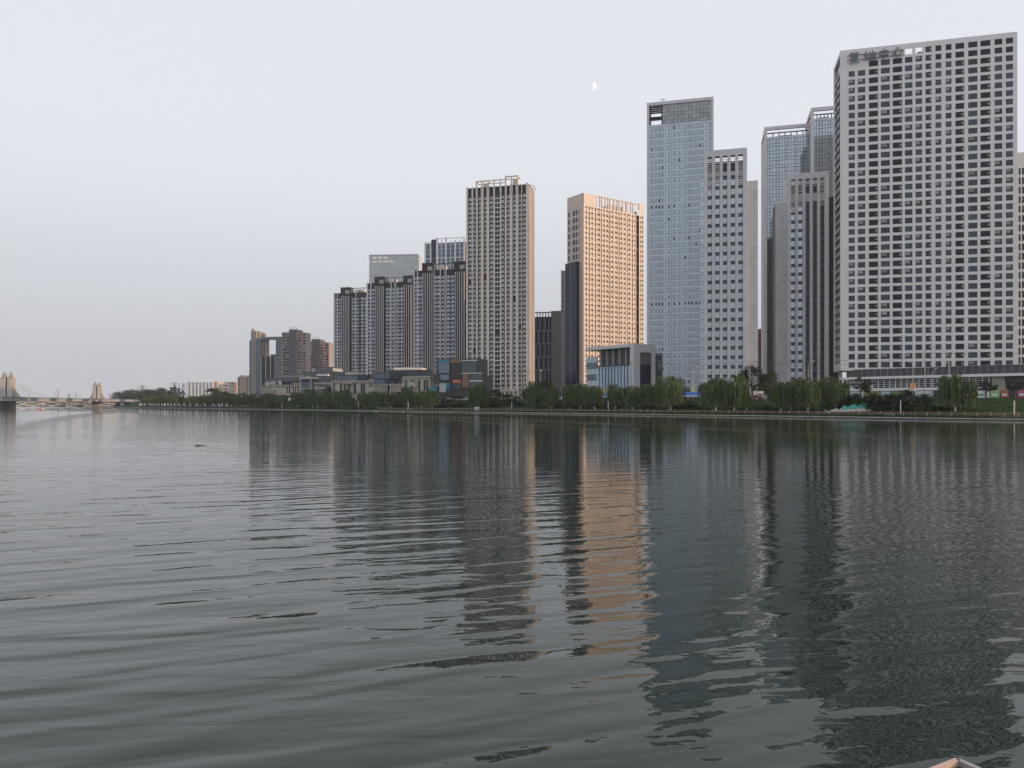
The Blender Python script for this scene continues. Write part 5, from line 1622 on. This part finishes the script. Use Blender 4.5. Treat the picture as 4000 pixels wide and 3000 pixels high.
def wire(a, b, sag, label):
    d = b - a
    pts = [a + d * (i / 14) - Vector((0, 0, sag * 4 * (i / 14) * (1 - i / 14))) for i in range(15)]
    mb = MB(); mb.tube([tuple(p) for p in pts], 0.045, M_BLACK, 4)
    tag(mb.build('power_line'), label, 'wire', 'power lines between the utility poles')
wire(POLES[0], POLES[1], 1.0, 'dark power line from the tall wooden pole out of the picture on the right')
wire(POLES[1], POLES[2], 1.4, 'dark power line from the tall wooden pole across the white tower')
wire(POLES[2], POLES[3], 1.2, 'dark power line across the feet of the stone tower and the blue tower')
wire(POLES[1] - Vector((0, 0, 1.2)), POLES[2] - Vector((0, 0, 1.0)), 1.6, 'lower power line crossing the bottom window rows of the white tower')
wire(POLES[3], POLES[4], 1.2, 'dark power line before the low glass office')
wire(POLES[4], POLES[6], 1.0, 'dark power line across the lower piers of the sand tower')

# ------------------------------------------------------------------ vehicles
def car(px, t, col, label, kind='car', face=0.0):
    p = bank(px, t); z = ground_z(t)
    o = empty('parked_car' if kind == 'car' else 'parked_van', (p.x, p.y, z), BANK_A + face); tag(o, label, kind)
    L, Wd, H = (4.4, 1.8, 1.45) if kind == 'car' else (5.2, 2.0, 2.1)
    m = mat('car_paint_' + col[0], col[1], 0.3, spec=0.6)
    prof = [(-L / 2, 0.35), (L / 2, 0.35), (L / 2, 0.75), (L * 0.32, 0.92), (L * 0.14, H), (-L * 0.28, H), (-L * 0.44, 0.95), (-L / 2, 0.85)] if kind == 'car' else \
           [(-L / 2, 0.4), (L / 2, 0.4), (L / 2, 1.0), (L * 0.42, 1.2), (L * 0.30, H), (-L / 2, H)]
    mb = MB(); k = mb.mi(m); n = len(prof)
    mb.v += [(x, -Wd / 2, zz) for x, zz in prof] + [(x, Wd / 2, zz) for x, zz in prof]
    mb.f += [tuple(range(n)), tuple(range(2 * n - 1, n - 1, -1))] + [(i, i + n, (i + 1) % n + n, (i + 1) % n) for i in range(n)]
    mb.m += [k] * (n + 2)
    mb.build('body', o)
    for sgn in (-1, 1):
        y = sgn * (Wd / 2 + 0.01)
        MB().box(-L * 0.26, L * 0.16, min(y, y - sgn * .02), max(y, y - sgn * .02), H * 0.66, H * 0.92, M_GL_DARK).build('side_window', o)
        for x in (-L * 0.3, L * 0.3):
            MB().tube([(x, sgn * (Wd / 2 - 0.2), 0.33), (x, sgn * (Wd / 2 + 0.03), 0.33)], 0.33, M_BLACK, 12).build('wheel', o)
WHITE_C = ('white', (0.70, 0.70, 0.70)); RED_C = ('red', (0.22, 0.04, 0.05)); SILVER_C = ('silver', (0.45, 0.46, 0.47))
car(2194, 32, WHITE_C, 'white van parked above the bank, seen between two willows below the dark fin block', 'van')
car(1790, 33, WHITE_C, 'white car parked left of the pale utility pole at the box mall')
car(1815, 33, SILVER_C, 'silver car parked between the two pale utility poles')
car(1832, 33.5, WHITE_C, 'white car parked right of the two pale utility poles', face=math.pi)
car(2958, 33, RED_C, 'dark red car parked under the large dark broadleaf tree')

# a row of pale flags behind the red car
for i, px in enumerate((2945, 2957, 2966, 2975)):
    ORD4 = ('leftmost', 'second from the left', 'third from the left', 'rightmost')[i]
    p = bank(px, 36); o = empty('white_flag', (p.x, p.y, 6.0)); tag(o, 'small pale flag under the large dark broadleaf tree, %s of four' % ORD4, 'flag', 'pale flags by the red car')
    MB().tube([(0, 0, 0), (0, 0, 3.2)], 0.05, M_STEEL, 6).build('flag_pole', o)
    mb = MB(); mb.prism([(0.05, -0.02), (0.8, -0.02), (0.8, 0.02), (0.05, 0.02)], 2.2, 3.1, M_WHITE); mb.build('cloth', o)

# ------------------------------------------------------------------ canopies
def canopy(px, t, w, d, h, m, label, cat='canopy'):
    p = bank(px, t); o = empty('canopy', (p.x, p.y, ground_z(t)), BANK_A); tag(o, label, cat)
    mb = MB()
    mb.face([(-w / 2, -d / 2, h), (w / 2, -d / 2, h), (w / 2 - 0.6, 0, h + 1.5), (-w / 2 + 0.6, 0, h + 1.5)], m)
    mb.face([(w / 2, d / 2, h), (-w / 2, d / 2, h), (-w / 2 + 0.6, 0, h + 1.5), (w / 2 - 0.6, 0, h + 1.5)], m)
    mb.face([(-w / 2, d / 2, h), (-w / 2, -d / 2, h), (-w / 2 + 0.6, 0, h + 1.5)], m); mb.face([(w / 2, -d / 2, h), (w / 2, d / 2, h), (w / 2 - 0.6, 0, h + 1.5)], m)
    mb.build('roof', o)
    MB().box(-w / 2, w / 2, -d / 2 - 0.04, -d / 2 - 0.01, h - 0.5, h, M_WHITE).build('valance', o)
    for x in (-w / 2 + 0.2, w / 2 - 0.2):
        for y in (-d / 2 + 0.2, d / 2 - 0.2): MB().box(x - 0.06, x + 0.06, y - 0.06, y + 0.06, 0, h, M_STEEL).build('post', o)
M_BLUEROOF = mat('blue_sheet', (0.02, 0.10, 0.42), 0.5)
canopy(2712, 34, 9.5, 5, 1.6, M_BLUEROOF, 'bright blue canopy roof between willows below the tall blue tower')
canopy(2383, 34, 6.0, 4, 1.7, M_BLUEROOF, 'blue canopy half hidden by a willow before the low glass office')
p = bank(2015, 34)
o = empty('bus_shelter', (p.x, p.y, 6.0), BANK_A); tag(o, 'flat white roofed shelter right of the sand tower portico', 'shelter')
MB().box(-6, 6, -1.2, 1.2, 2.5, 2.85, M_WHITE).build('roof', o)
for x in (-5, 0, 5): MB().box(x - 0.08, x + 0.08, 0.8, 1.0, 0, 2.5, M_STEEL).build('post', o)

# tan sculpture beside the portico
p = bank(1944, 30); o = empty('sculpture', (p.x, p.y, 6.0)); tag(o, 'tan bent loop sculpture standing among dark trees left of the portico', 'sculpture')
M_TAN = mat('tan_stone', (0.42, 0.24, 0.17), 0.7)
MB().tube([(-0.9, 0, 0.2), (-0.5, 0, 2.2), (0.9, 0, 4.6), (2.2, 0, 5.4), (2.3, 0, 4.2), (1.2, 0, 2.6), (0.9, 0, 0.1)], [0.35, 0.42, 0.45, 0.40, 0.36, 0.34, 0.3], M_TAN, 8).build('loop', o)
MB().box(-1.4, 1.4, -0.8, 0.8, -0.2, 0.25, M_QUAY).build('plinth', o)

# ------------------------------------------------------------------ tarpaulin heap
def tarp():
    a, b = bank(3190, 7.2), bank(3408, 12)
    o = empty('tarpaulin_heap', (a.x, a.y, 0.95), math.atan2(b.y - a.y, b.x - a.x)); L = (Vector((b.x, b.y, 0)) - Vector((a.x, a.y, 0))).length
    tag(o, 'crumpled green and pale tarpaulin spread over a heap on the bank right of the willows', 'tarpaulin')
    r = random.Random(3)
    M_TG = mat('green_sheet', (0.05, 0.33, 0.27), 0.55, noise=0.25, scale=0.8); M_TP = mat('pale_sheet', (0.42, 0.40, 0.37), 0.7, noise=0.2, scale=0.8)
    def sheet(u0, u1, v0, v1, m, name, lift):
        mb = MB(); n, c = 26, 9; k = mb.mi(m)
        for i in range(n + 1):
            for j in range(c + 1):
                u = u0 + (u1 - u0) * i / n; v = v0 + (v1 - v0) * j / c
                z = 3.6 * u ** 0.7 * (0.35 + 0.75 * v) + 0.35 * math.sin(u * 34 + v * 5) * v + 0.22 * math.sin(u * 71 + 2 + v * 9) + r.uniform(-.12, .12) + lift
                if j == 0: z = min(z, 0.6 + u * 1.4)
                mb.v.append((u * L, v * 3.6 + 0.3 * math.sin(u * 20), max(z, 0.02)))
        for i in range(n):
            for j in range(c):
                q = i * (c + 1) + j; mb.f.append((q, q + c + 1, q + c + 2, q + 1)); mb.m.append(k)
        mb.build(name, o)
    sheet(0.0, 0.48, 0.0, 0.8, M_TP, 'pale_sheet', 0.0)
    sheet(0.45, 0.93, 0.35, 1.0, M_TG, 'green_sheet', 0.12)
    sheet(0.40, 1.0, -0.1, 0.36, M_TP, 'pale_sheet', 0.0)
tarp()

# ------------------------------------------------------------------ people
def person(px, t, z, pose, face, shirt, trousers, label, sc_=1.0):
    p = bank(px, t); o = empty('person', (p.x, p.y, z), face); tag(o, label, 'person')
    skin = mat('skin', (0.35, 0.22, 0.16), 0.6)
    if pose == 'stand':
        hip, knee, foot, chest = (0, 0, 0.92), (0.02, -0.04, 0.49), (0, 0, 0.06), (0, 0.0, 1.38)
        el, ha = (0.24, 0.02, 1.1), (0.24, -0.06, 0.84)
    elif pose == 'sit':
        hip, knee, foot, chest = (0, 0, 0.18), (0, -0.40, 0.50), (0, -0.46, 0.06), (0, -0.06, 0.64)
        el, ha = (0.23, -0.16, 0.42), (0.14, -0.40, 0.46)
    else:   # squat
        hip, knee, foot, chest = (0, 0.06, 0.28), (0, -0.36, 0.52), (0, -0.08, 0.06), (0, -0.22, 0.70)
        el, ha = (0.22, -0.36, 0.5), (0.12, -0.52, 0.42)
    me = bpy.data.meshes.new('body'); V = [hip, ((hip[0] + chest[0]) / 2, (hip[1] + chest[1]) / 2 + 0.02, (hip[2] + chest[2]) / 2), chest]
    rad = [0.15, 0.145, 0.16]; E = [(0, 1), (1, 2)]
    head = Vector(chest) + Vector((0, -0.03, 0.13))
    V += [tuple(head), tuple(head + Vector((0, -0.02, 0.12))), tuple(head + Vector((0, -0.03, 0.24)))]; rad += [0.06, 0.095, 0.085]; E += [(2, 3), (3, 4), (4, 5)]
    for sgn in (-1, 1):
        n = len(V)
        V += [(sgn * 0.10, hip[1], hip[2] - 0.02 * (pose == 'stand')), (sgn * 0.12, knee[1], knee[2]), (sgn * 0.12, foot[1], foot[2] + 0.04), (sgn * 0.13, foot[1] - 0.17, foot[2] - 0.02)]
        rad += [0.10, 0.07, 0.05, 0.04]; E += [(0, n), (n, n + 1), (n + 1, n + 2), (n + 2, n + 3)]
        n = len(V)
        V += [(sgn * 0.19, chest[1], chest[2] - 0.03), (sgn * el[0], el[1], el[2]), (sgn * ha[0], ha[1], ha[2])]
        rad += [0.065, 0.048, 0.036]; E += [(2, n), (n, n + 1), (n + 1, n + 2)]
    me.from_pydata(V, E, [])
    b = bpy.data.objects.new('body', me); sc.collection.objects.link(b); b.parent = o
    md = b.modifiers.new('skin', 'SKIN')
    me.skin_vertices.new() if not me.skin_vertices else None
    for i, q in enumerate(me.skin_vertices[0].data):
        q.radius = (rad[i], rad[i]); q.use_root = (i == 0)
    b.modifiers.new('sub', 'SUBSURF').levels = 1
    b.modifiers['sub'].render_levels = 2
    dg = bpy.context.evaluated_depsgraph_get(); dg.update()
    me2 = bpy.data.meshes.new_from_object(b.evaluated_get(dg)); b.modifiers.clear(); b.data = me2
    me2.materials.clear()
    for m in (shirt, trousers, skin): me2.materials.append(m)
    for f in me2.polygons:
        c = f.center; f.use_smooth = True
        low = c.z < hip[2] + 0.03 if pose == 'stand' else (c.y < -0.1 and c.z < knee[2] + 0.09 and abs(c.x) < 0.22) or c.z < hip[2]
        f.material_index = 2 if c.z > head.z + 0.03 else (1 if low else 0)
    hm = MB(); hc = head + Vector((0, 0.0, 0.17))
    n = 8
    hm.tube([tuple(hc + Vector((0, 0.02, -0.02))), tuple(hc + Vector((0, 0.015, 0.08))), tuple(hc + Vector((0, 0, 0.15)))], [0.115, 0.11, 0.05], M_BLACK, n).build('hair', o, smooth=True)
SH_W = mat('white_shirt', (0.70, 0.70, 0.70), 0.8); SH_G = mat('grey_jacket', (0.16, 0.17, 0.18), 0.8); TRS = mat('dark_trousers', (0.035, 0.037, 0.045), 0.85)
toward = 0.0
person(1590, 1.2, 0.58, 'sit', 0.3, SH_W, TRS, 'person in a white shirt sitting on the quay, left of two others')
person(1609, 1.2, 0.58, 'sit', -0.2, SH_W, TRS, 'person in a white shirt sitting on the quay, right of two others')
person(1600, 0.25, 0.38, 'squat', 0.1, SH_W, TRS, 'person in a white shirt squatting at the water edge between two sitting people')
person(1812, 4.2, 0.95, 'stand', 0.4, SH_G, TRS, 'person in a grey jacket standing on the path below the box mall')
person(3221, 4.0, 0.95, 'stand', -0.5, SH_G, TRS, 'person in dark clothes standing at the left tip of the tarpaulin')

# ------------------------------------------------------------------ small things on the quay
r = random.Random(15)
M_ROCK = mat('rock', (0.26, 0.25, 0.24), 0.9, noise=0.3, scale=2)
def rock(px, t, s, label):
    p = bank(px, t); mb = MB(); k = mb.mi(M_ROCK); n = 8
    for i in range(5):
        th = -0.4 + (math.pi / 2 + 0.4) * i / 4
        for j in range(n):
            a = 6.283 * j / n; q = s * r.uniform(0.8, 1.2)
            mb.v.append((math.cos(a) * math.cos(th) * q, math.sin(a) * math.cos(th) * q * 0.7, math.sin(th) * q * 0.6))
    for i in range(4):
        for j in range(n):
            a_, b_ = i * n + j, i * n + (j + 1) % n
            mb.f.append((a_, b_, b_ + n, a_ + n)); mb.m.append(k)
    mb.f.append(tuple(range(4 * n, 5 * n))); mb.m.append(k)
    tag(mb.build('rock', loc=(p.x, p.y, 0.0 if t < 0 else ground_z(t))), label, 'rock', 'rocks at the water edge')
for q in ((1467, -0.8, 1.1, 'pale flat rock at the waterline before the pavilion shops'), (1527, -0.8, 0.9, 'flat rock at the waterline left of the people'), (1576, -0.9, 1.2, 'dark rock at the waterline beside the sitting people'),
          (1629, -0.8, 0.8, 'small rock at the waterline right of the people'), (3464, 3.4, 0.9, 'pale boulder behind the railing right of the tarpaulin'), (3486, 3.4, 0.6, 'smaller boulder behind the railing, right of the pale one')):
    rock(*q)
p = bank(1862, 4.5); o = empty('utility_cabinet', (p.x, p.y, 0.95), BANK_A); tag(o, 'pale utility cabinet at the foot of the willow by the box mall', 'cabinet')
MB().box(-1.3, 1.3, -0.4, 0.4, 0, 1.7, M_PALE).build('case', o)
for x in (-0.65, 0.65): MB().box(x - 0.55, x + 0.55, -0.44, -0.401, 0.15, 1.55, M_LAMPW).build('door', o)

# ------------------------------------------------------------------ stone balustrade on the left
bal = empty('stone_balustrade', tuple(bank(545, 0.4, 0.6)), BANK_A)
tag(bal, 'long grey stone balustrade along the far left quay, before the rounded willows', 'balustrade')
p0, p1 = bank(545, 0.4), bank(985, 0.4); L = (p1 - p0).length
MB().box(0, L, -0.3, 0.3, -0.2, 1.3, M_QUAY).build('parapet', bal)
MB().box(0, L, -0.4, 0.4, 1.302, 1.5, M_QUAY).build('coping', bal)
G_C = 'stone columns on the far left balustrade'
colm = None; ci = 0
for cxp in (150, 175, 208, 262, 290, 315, 350, 385, 420, 455, 492, 530, 575, 630, 692, 767, 853, 947, 1050, 1120, 1160, 1222):
    p = bank(500 + cxp * 0.3165, 1.2)
    o = empty('stone_column', (p.x, p.y, 0.9), BANK_A); tag(o, 'slender pale stone column on the balustrade, %s from the bridge end' % ORD[ci], 'column', G_C); ci += 1
    if colm is None:
        colm = (MB().box(-0.35, 0.35, -0.35, 0.35, 0, 2.7, M_FIN).mesh('shaft'), MB().box(-0.45, 0.45, -0.45, 0.45, 2.7, 3.5, M_PALE).mesh('head'))
    link('shaft', colm[0], o); link('head', colm[1], o)
blk = MB(); blk.v = [(-1.3, -0.3, 0), (0.9, -0.3, 0), (1.5, -0.3, 1.6), (0.5, -0.3, 1.6), (-1.3, 0.3, 0), (0.9, 0.3, 0), (1.5, 0.3, 1.6), (0.5, 0.3, 1.6)]
blk.f = [(0, 1, 2, 3), (7, 6, 5, 4), (0, 4, 5, 1), (1, 5, 6, 2), (2, 6, 7, 3), (3, 7, 4, 0)]; blk.m = [blk.mi(M_PALE)] * 6
blk_me = blk.mesh('stone_block')
for i in range(16):
    p = bank(665 + i * 19.5, 2.0)
    tag(link('stone_block', blk_me, None, (p.x, p.y, 1.2), BANK_A), 'slanted pale stone block by the balustrade columns, %s from the bridge end' % ORD[i], 'stone block', 'slanted stone blocks on the far left balustrade')

# ------------------------------------------------------------------ near bridge with its towers
M_CONC = mat('bridge_concrete', (0.30, 0.30, 0.30), 0.8, noise=0.12, scale=0.2)
M_TOWER = mat('bridge_tower_stone', (0.36, 0.32, 0.27), 0.75, noise=0.1, scale=0.3)
A0 = Vector((-364, 425, 0)); A1 = Vector((-530, 1075, 0))
bd = (A1 - A0); BL = bd.length; ba = math.atan2(bd.y, bd.x)
br = empty('bridge', tuple(A0), ba); tag(br, 'long grey road bridge crossing the canal at the left picture edge', 'bridge')
bw = 13.0
mb = MB(); mb.prism([(-60, -bw), (BL, -bw), (BL, bw), (-60, bw)], 6.2, 8.1, M_CONC); mb.build('deck', br)
for sgn in (-1, 1):
    a, b = (bw - 0.5, bw + 0.25) if sgn > 0 else (-bw - 0.25, -bw + 0.5)
    MB().box(-60, BL, a, b, 8.101, 8.9, M_CONC).build('parapet', br)
    MB().box(-60, BL, a + 0.15, b - 0.15, 8.9, 9.5, M_SEAM).build('railing', br)
for x in (40, 200, 455, 600):
    MB().box(x - 1.5, x + 1.5, -4, 4, -1.5, 6.2, M_CONC).build('pier', br)
def tower_pair(x, hgt, half, label):
    M = Matrix.Translation(A0) @ Matrix.Rotation(ba, 4, 'Z')
    mid = M @ Vector((x, 0, 0)); along = (M.to_3x3() @ Vector((1, 0, 0)))
    for sgn in (-1, 1):
        pos = mid + Vector((sgn * half * 1.22, 0, 0))
        o = empty('bridge_tower', tuple(pos), 0.0)
        tag(o, label[0] if sgn < 0 else label[1], 'bridge tower', 'stone towers of the cable bridge')
        def sq(mb, z0, z1, r0, r1, m):
            n = len(mb.v); k = mb.mi(m)
            for z, q in ((z0, r0), (z1, r1)): mb.v += [(-q, -q, z), (q, -q, z), (q, q, z), (-q, q, z)]
            mb.f += [(n, n + 1, n + 5, n + 4), (n + 1, n + 2, n + 6, n + 5), (n + 2, n + 3, n + 7, n + 6), (n + 3, n, n + 4, n + 7), (n + 4, n + 5, n + 6, n + 7)]; mb.m += [k] * 5
        H = half
        mb = MB(); sq(mb, -1.5, 8, H, H, M_TOWER); sq(mb, 8, 8 + hgt * 0.76, H, H * 0.90, M_TOWER); mb.build('shaft', o)
        mb = MB(); sq(mb, 8 + hgt * 0.76, 8 + hgt * 0.79, H * 0.8, H * 0.78, M_TOWER); sq(mb, 8 + hgt * 0.79, 8 + hgt * 0.94, H * 0.68, H * 0.34, M_TOWER)
        sq(mb, 8 + hgt * 0.94, 8 + hgt * 0.97, H * 0.34, H * 0.32, M_TOWER); sq(mb, 8 + hgt * 0.97, 8 + hgt, H * 0.2, 0.1, M_TOWER); mb.build('spire', o)
        for f in (-0.55, 0.0, 0.55):
            MB().box(f * H - 0.2, f * H + 0.2, -H - 0.18, -H + 0.3, 8, 8 + hgt * 0.74, M_FIN).build('rib', o)
        mb = MB(); k = mb.mi(M_TOWER); pts = []                      # curved buttress on the outer side
        for i in range(11):
            u = i / 10; pts.append((sgn * (H * 0.9 + 7.0 * (1 - u) ** 2.4), 8 + hgt * 0.66 * u))
        n = len(pts)
        for y in (-1.1, 1.1): mb.v += [(q[0], y, q[1]) for q in pts] + [(sgn * H * 0.9, y, q[1]) for q in pts]
        for i in range(n - 1):
            mb.f += [(i, i + 1, n + i + 1, n + i), (2 * n + i, 3 * n + i, 3 * n + i + 1, 2 * n + i + 1), (i, 2 * n + i, 2 * n + i + 1, i + 1)]; mb.m += [k] * 3
        mb.build('buttress', o)
        for i in range(5):
            z = 8 + hgt * (0.36 + 0.07 * i); e = along * (sgn * (26 + 17 * i)) + Vector((sgn * 1.0, 0, 0))
            mb = MB(); mb.tube([(sgn * H * 0.9, 0, z), (e.x, e.y, 8.6)], 0.14, M_PALE, 4); mb.build('stay_cable', o)
D1, D2 = 620.0, 870.0
def xon(D): return (D - A0.y) / bd.y * BL
tower_pair(xon(D1), 22.3, 2.3, ('ornate stone bridge tower at the left edge, left one of the nearer pair', 'ornate stone bridge tower, right one of the nearer pair at the left picture edge'))
tower_pair(xon(D2), 21.3, 2.1, ('ornate stone bridge tower, left one of the farther pair', 'ornate stone bridge tower, right one of the farther pair, beside the hazy trees'))
for i in range(7):
    x = 150 + i * 62
    p = Matrix.Translation(A0) @ Matrix.Rotation(ba, 4, 'Z') @ Vector((x, -bw + 1, 8.1))
    o = empty('bridge_lamp', tuple(p), ba); tag(o, 'thin dark lamp post on the road bridge, %s from the left' % ORD[i], 'street lamp', 'lamp posts on the bridge')
    MB().tube([(0, 0, 0), (0, 0, 7.0)], 0.11, M_SEAM, 5).build('pole', o)
    MB().box(-0.25, 0.25, 0.0, 1.4, 6.9, 7.1, M_SEAM).build('lamp_head', o)
p = Matrix.Translation(A0) @ Matrix.Rotation(ba, 4, 'Z') @ Vector((xon(1050), -bw + 4, 8.15))
o = empty('car', tuple(p), ba); tag(o, 'white car driving on the right end of the bridge', 'car')
mb = MB(); mb.prism([(-2.2, -0.9), (2.2, -0.9), (2.2, 0.9), (-2.2, 0.9)], 0.35, 0.95, mat('car_paint_white', (0.7, 0.7, 0.7))); mb.prism([(-1.3, -0.8), (0.9, -0.8), (0.9, 0.8), (-1.3, 0.8)], 0.95, 1.5, mat('car_paint_white', (0.7, 0.7, 0.7))); mb.build('body', o)
for x in (-1.4, 1.4): MB().tube([(x, -0.95, 0.33), (x, 0.95, 0.33)], 0.33, M_BLACK, 10).build('wheel', o)

# far bridge with lit wavy arches under its deck
M_LIT = mat('lit_arch', (0.8, 0.5, 0.35), 0.6, emit=(1.0, 0.52, 0.30), estr=0.55)
M_LITW = mat('lit_white_arch', (0.8, 0.78, 0.75), 0.6, emit=(1.0, 0.93, 0.88), estr=0.5)
f0, f1 = at(-120, 1150), at(452, 1150)
o = empty('arched_bridge', (f0.x, f0.y, 0)); tag(o, 'far footbridge with wavy white and orange lit arches, seen under the road bridge', 'bridge')
L = f1.x - f0.x
MB().box(0, L, 0, 8, 6.0, 7.0, M_CONC).build('deck', o)
nsp = 8
for i in range(nsp + 1):
    x = L * i / nsp
    MB().box(x - 2.5, x + 2.5, 0.5, 7.5, -1, 6, M_CONC).build('pier', o)
for i in range(nsp):
    x0 = L * i / nsp; x1 = L * (i + 1) / nsp
    for m, ph, name in ((M_LITW, 0, 'white_arch'), (M_LIT, 1, 'orange_arch')):
        pts = []
        for k in range(13):
            u = k / 12
            z = 3.0 - 2.4 * math.sin(math.pi * u) if ph == 0 else 3.0 + 2.4 * math.sin(math.pi * u)
            if ph and i % 2: z = 5.4 - 2.2 * u
            pts.append((x0 + (x1 - x0) * u, -0.3 - 0.1 * ph, z + 0.6))
        mb = MB(); mb.tube(pts, 0.30, m, 5); mb.build(name, o)
# things on the far left skyline
def skyline(name, label, cat, px, D, ptop, r0, r1, m, n=12, flare=None):
    p = at(px, D); top = (HY - ptop) / FPX * D + EYE
    o = empty(name, (p.x, p.y, 2.0)); tag(o, label, cat)
    if flare: MB().tube([(0, 0, 0), (0, 0, top * 0.5), (0, 0, top * 0.75), (0, 0, top - 2)], [r0, r0 * 0.72, r0 * 0.66, r0 * 0.82], m, n).build('shell', o, smooth=True)
    else:
        MB().tube([(0, 0, 0), (0, 0, top - 2)], [r0, r1], m, n).build('stack', o, smooth=True)
        MB().tube([(0, 0, top - 4), (0, 0, top - 3)], [r1 * 1.3, r1 * 1.3], m, n).build('gallery', o)
skyline('chimney', 'tall pale chimney between the two pairs of bridge towers', 'chimney', 227, 2000, 1521, 2.0, 1.5, M_POLE)
skyline('cooling_tower', 'small pale cooling tower right of the tall chimney', 'cooling tower', 271, 2000, 1537, 4.2, 3, M_POLE, 16, True)
skyline('chimney', 'short thin chimney beside the far bridge towers', 'chimney', 298, 1950, 1537, 1.2, 0.9, M_POLE)
def lattice(px, D, ptop, label):
    p = at(px, D); o = empty('lattice_mast', (p.x, p.y, 6.0)); tag(o, label, 'pylon', 'lattice pylons on the skyline')
    h = (HY - ptop) / FPX * D + EYE - 6
    mb = MB()
    for sx, sy in ((-1, -1), (1, -1), (1, 1), (-1, 1)): mb.bar((sx * 4, sy * 4, 0), (sx * 0.6, sy * 0.6, h), 0.35, M_SEAM)
    for i in range(8):
        u, v = i / 8, (i + 1) / 8; a, b = 4 - 3.4 * u, 4 - 3.4 * v
        mb.bar((-a, -a, h * u), (b, -b, h * v), 0.22, M_SEAM); mb.bar((a, -a, h * u), (-b, -b, h * v), 0.22, M_SEAM)
    mb.build('frame', o)
    for f in (0.72, 0.84, 0.96):
        w = 10.5 if f < 0.9 else 8
        mb = MB(); mb.bar((-w, 0, h * f), (w, 0, h * f), 0.3, M_SEAM); mb.bar((-w, 0, h * f), (0, 0, h * (f + 0.06)), 0.22, M_SEAM); mb.bar((w, 0, h * f), (0, 0, h * (f + 0.06)), 0.22, M_SEAM)
        mb.build('crossarm', o)
lattice(556, 1300, 1506, 'distant lattice mast over the wide hazy tree mass'); lattice(681, 1300, 1494, 'distant lattice pylon with wide arms above the poplars')
lattice(716, 1300, 1498, 'distant lattice pylon touching the left edge of the long white slab')

# red buoy
p = at(157, 560); o = empty('buoy', (p.x, p.y, 0)); tag(o, 'small red buoy floating before the road bridge', 'buoy')
M_RED = mat('buoy_red', (0.50, 0.05, 0.06), 0.5)
MB().tube([(0, 0, -0.3), (0, 0, 0.1), (0, 0, 0.6), (0, 0, 0.7)], [0.7, 0.85, 0.75, 0.5], M_RED, 12).build('float', o, smooth=True)
MB().tube([(0, 0, 0.7), (0, 0, 1.9)], [0.42, 0.12], M_RED, 10).build('mast', o, smooth=True)
# drifting stick
p = at(780, EYE * FPX / (1741 - HY)); mb = MB()
mb.tube([(-0.55, 0, 0.02), (-0.2, 0.03, 0.07), (0.15, 0, 0.04), (0.7, -0.05, 0.03)], [0.03, 0.06, 0.04, 0.015], mat('wet_wood', (0.03, 0.025, 0.02), 0.5), 6)
tag(mb.build('driftwood', loc=(p.x, p.y, 0.0)), 'dark stick drifting on the open water on the left', 'driftwood')

# ------------------------------------------------------------------ corner of the landing stage at the bottom right
M_RAILW = mat('warm_handrail', (0.50, 0.36, 0.29), 0.5, noise=0.12, scale=6); M_RAILG = mat('grey_handrail', (0.36, 0.36, 0.37), 0.4, metal=0.4, noise=0.1, scale=6)
c = at(3741, 6.0, 2975); dk = 0.6
o = empty('landing_stage', (c.x, c.y, dk), 0.0); tag(o, 'corner of a landing stage handrail, warm one side, grey the other, in the foreground', 'railing')
h = c.z - dk
a = at(3600, 5.77, 3014); b = at(3880, 5.75, 3022)
da = Vector((a.x - c.x, a.y - c.y, 0)).normalized(); db = Vector((b.x - c.x, b.y - c.y, 0)).normalized()
def rail_(d, m, w, name):
    mb = MB(); mb.bar((0, 0, h), tuple(d * 3.0 + Vector((0, 0, h))), w, m, 0.045); mb.build(name, o)
rail_(da, M_RAILW, 0.042, 'warm_rail'); rail_(db, M_RAILG, 0.045, 'grey_rail')
for d, m in ((da, M_RAILG), (db, M_RAILG)):
    mb = MB(); mb.bar((0, 0, h - 0.4), tuple(d * 3.0 + Vector((0, 0, h - 0.4))), 0.035, m); mb.build('lower_rail', o)
    for q in (1.4, 2.8):
        mb = MB(); mb.bar(tuple(d * q), tuple(d * q + Vector((0, 0, h))), 0.05, m); mb.build('post', o)
MB().tube([(0.0, -0.01, 0), (0.0, -0.01, h - 0.02)], 0.028, M_SEAM, 8).build('corner_post', o)
MB().tube([(0.05, -0.03, 0), (0.05, -0.03, h - 0.025)], 0.012, M_RAILW, 8).build('corner_post', o)
mb = MB(); pts = [(0, 0), tuple((da * 3.0).xy), tuple((da * 3.0 + db * 3.0).xy), tuple((db * 3.0).xy)]
mb.prism(pts, -0.25, 0.0, M_PATH); mb.build('platform', o)
for q in (da * 0.3 + db * 0.3, da * 2.6 + db * 0.3, da * 0.3 + db * 2.6, da * 2.6 + db * 2.6):
    MB().tube([(q.x, q.y, -2.0), (q.x, q.y, -0.25)], 0.12, M_POLE, 8).build('pile', o)
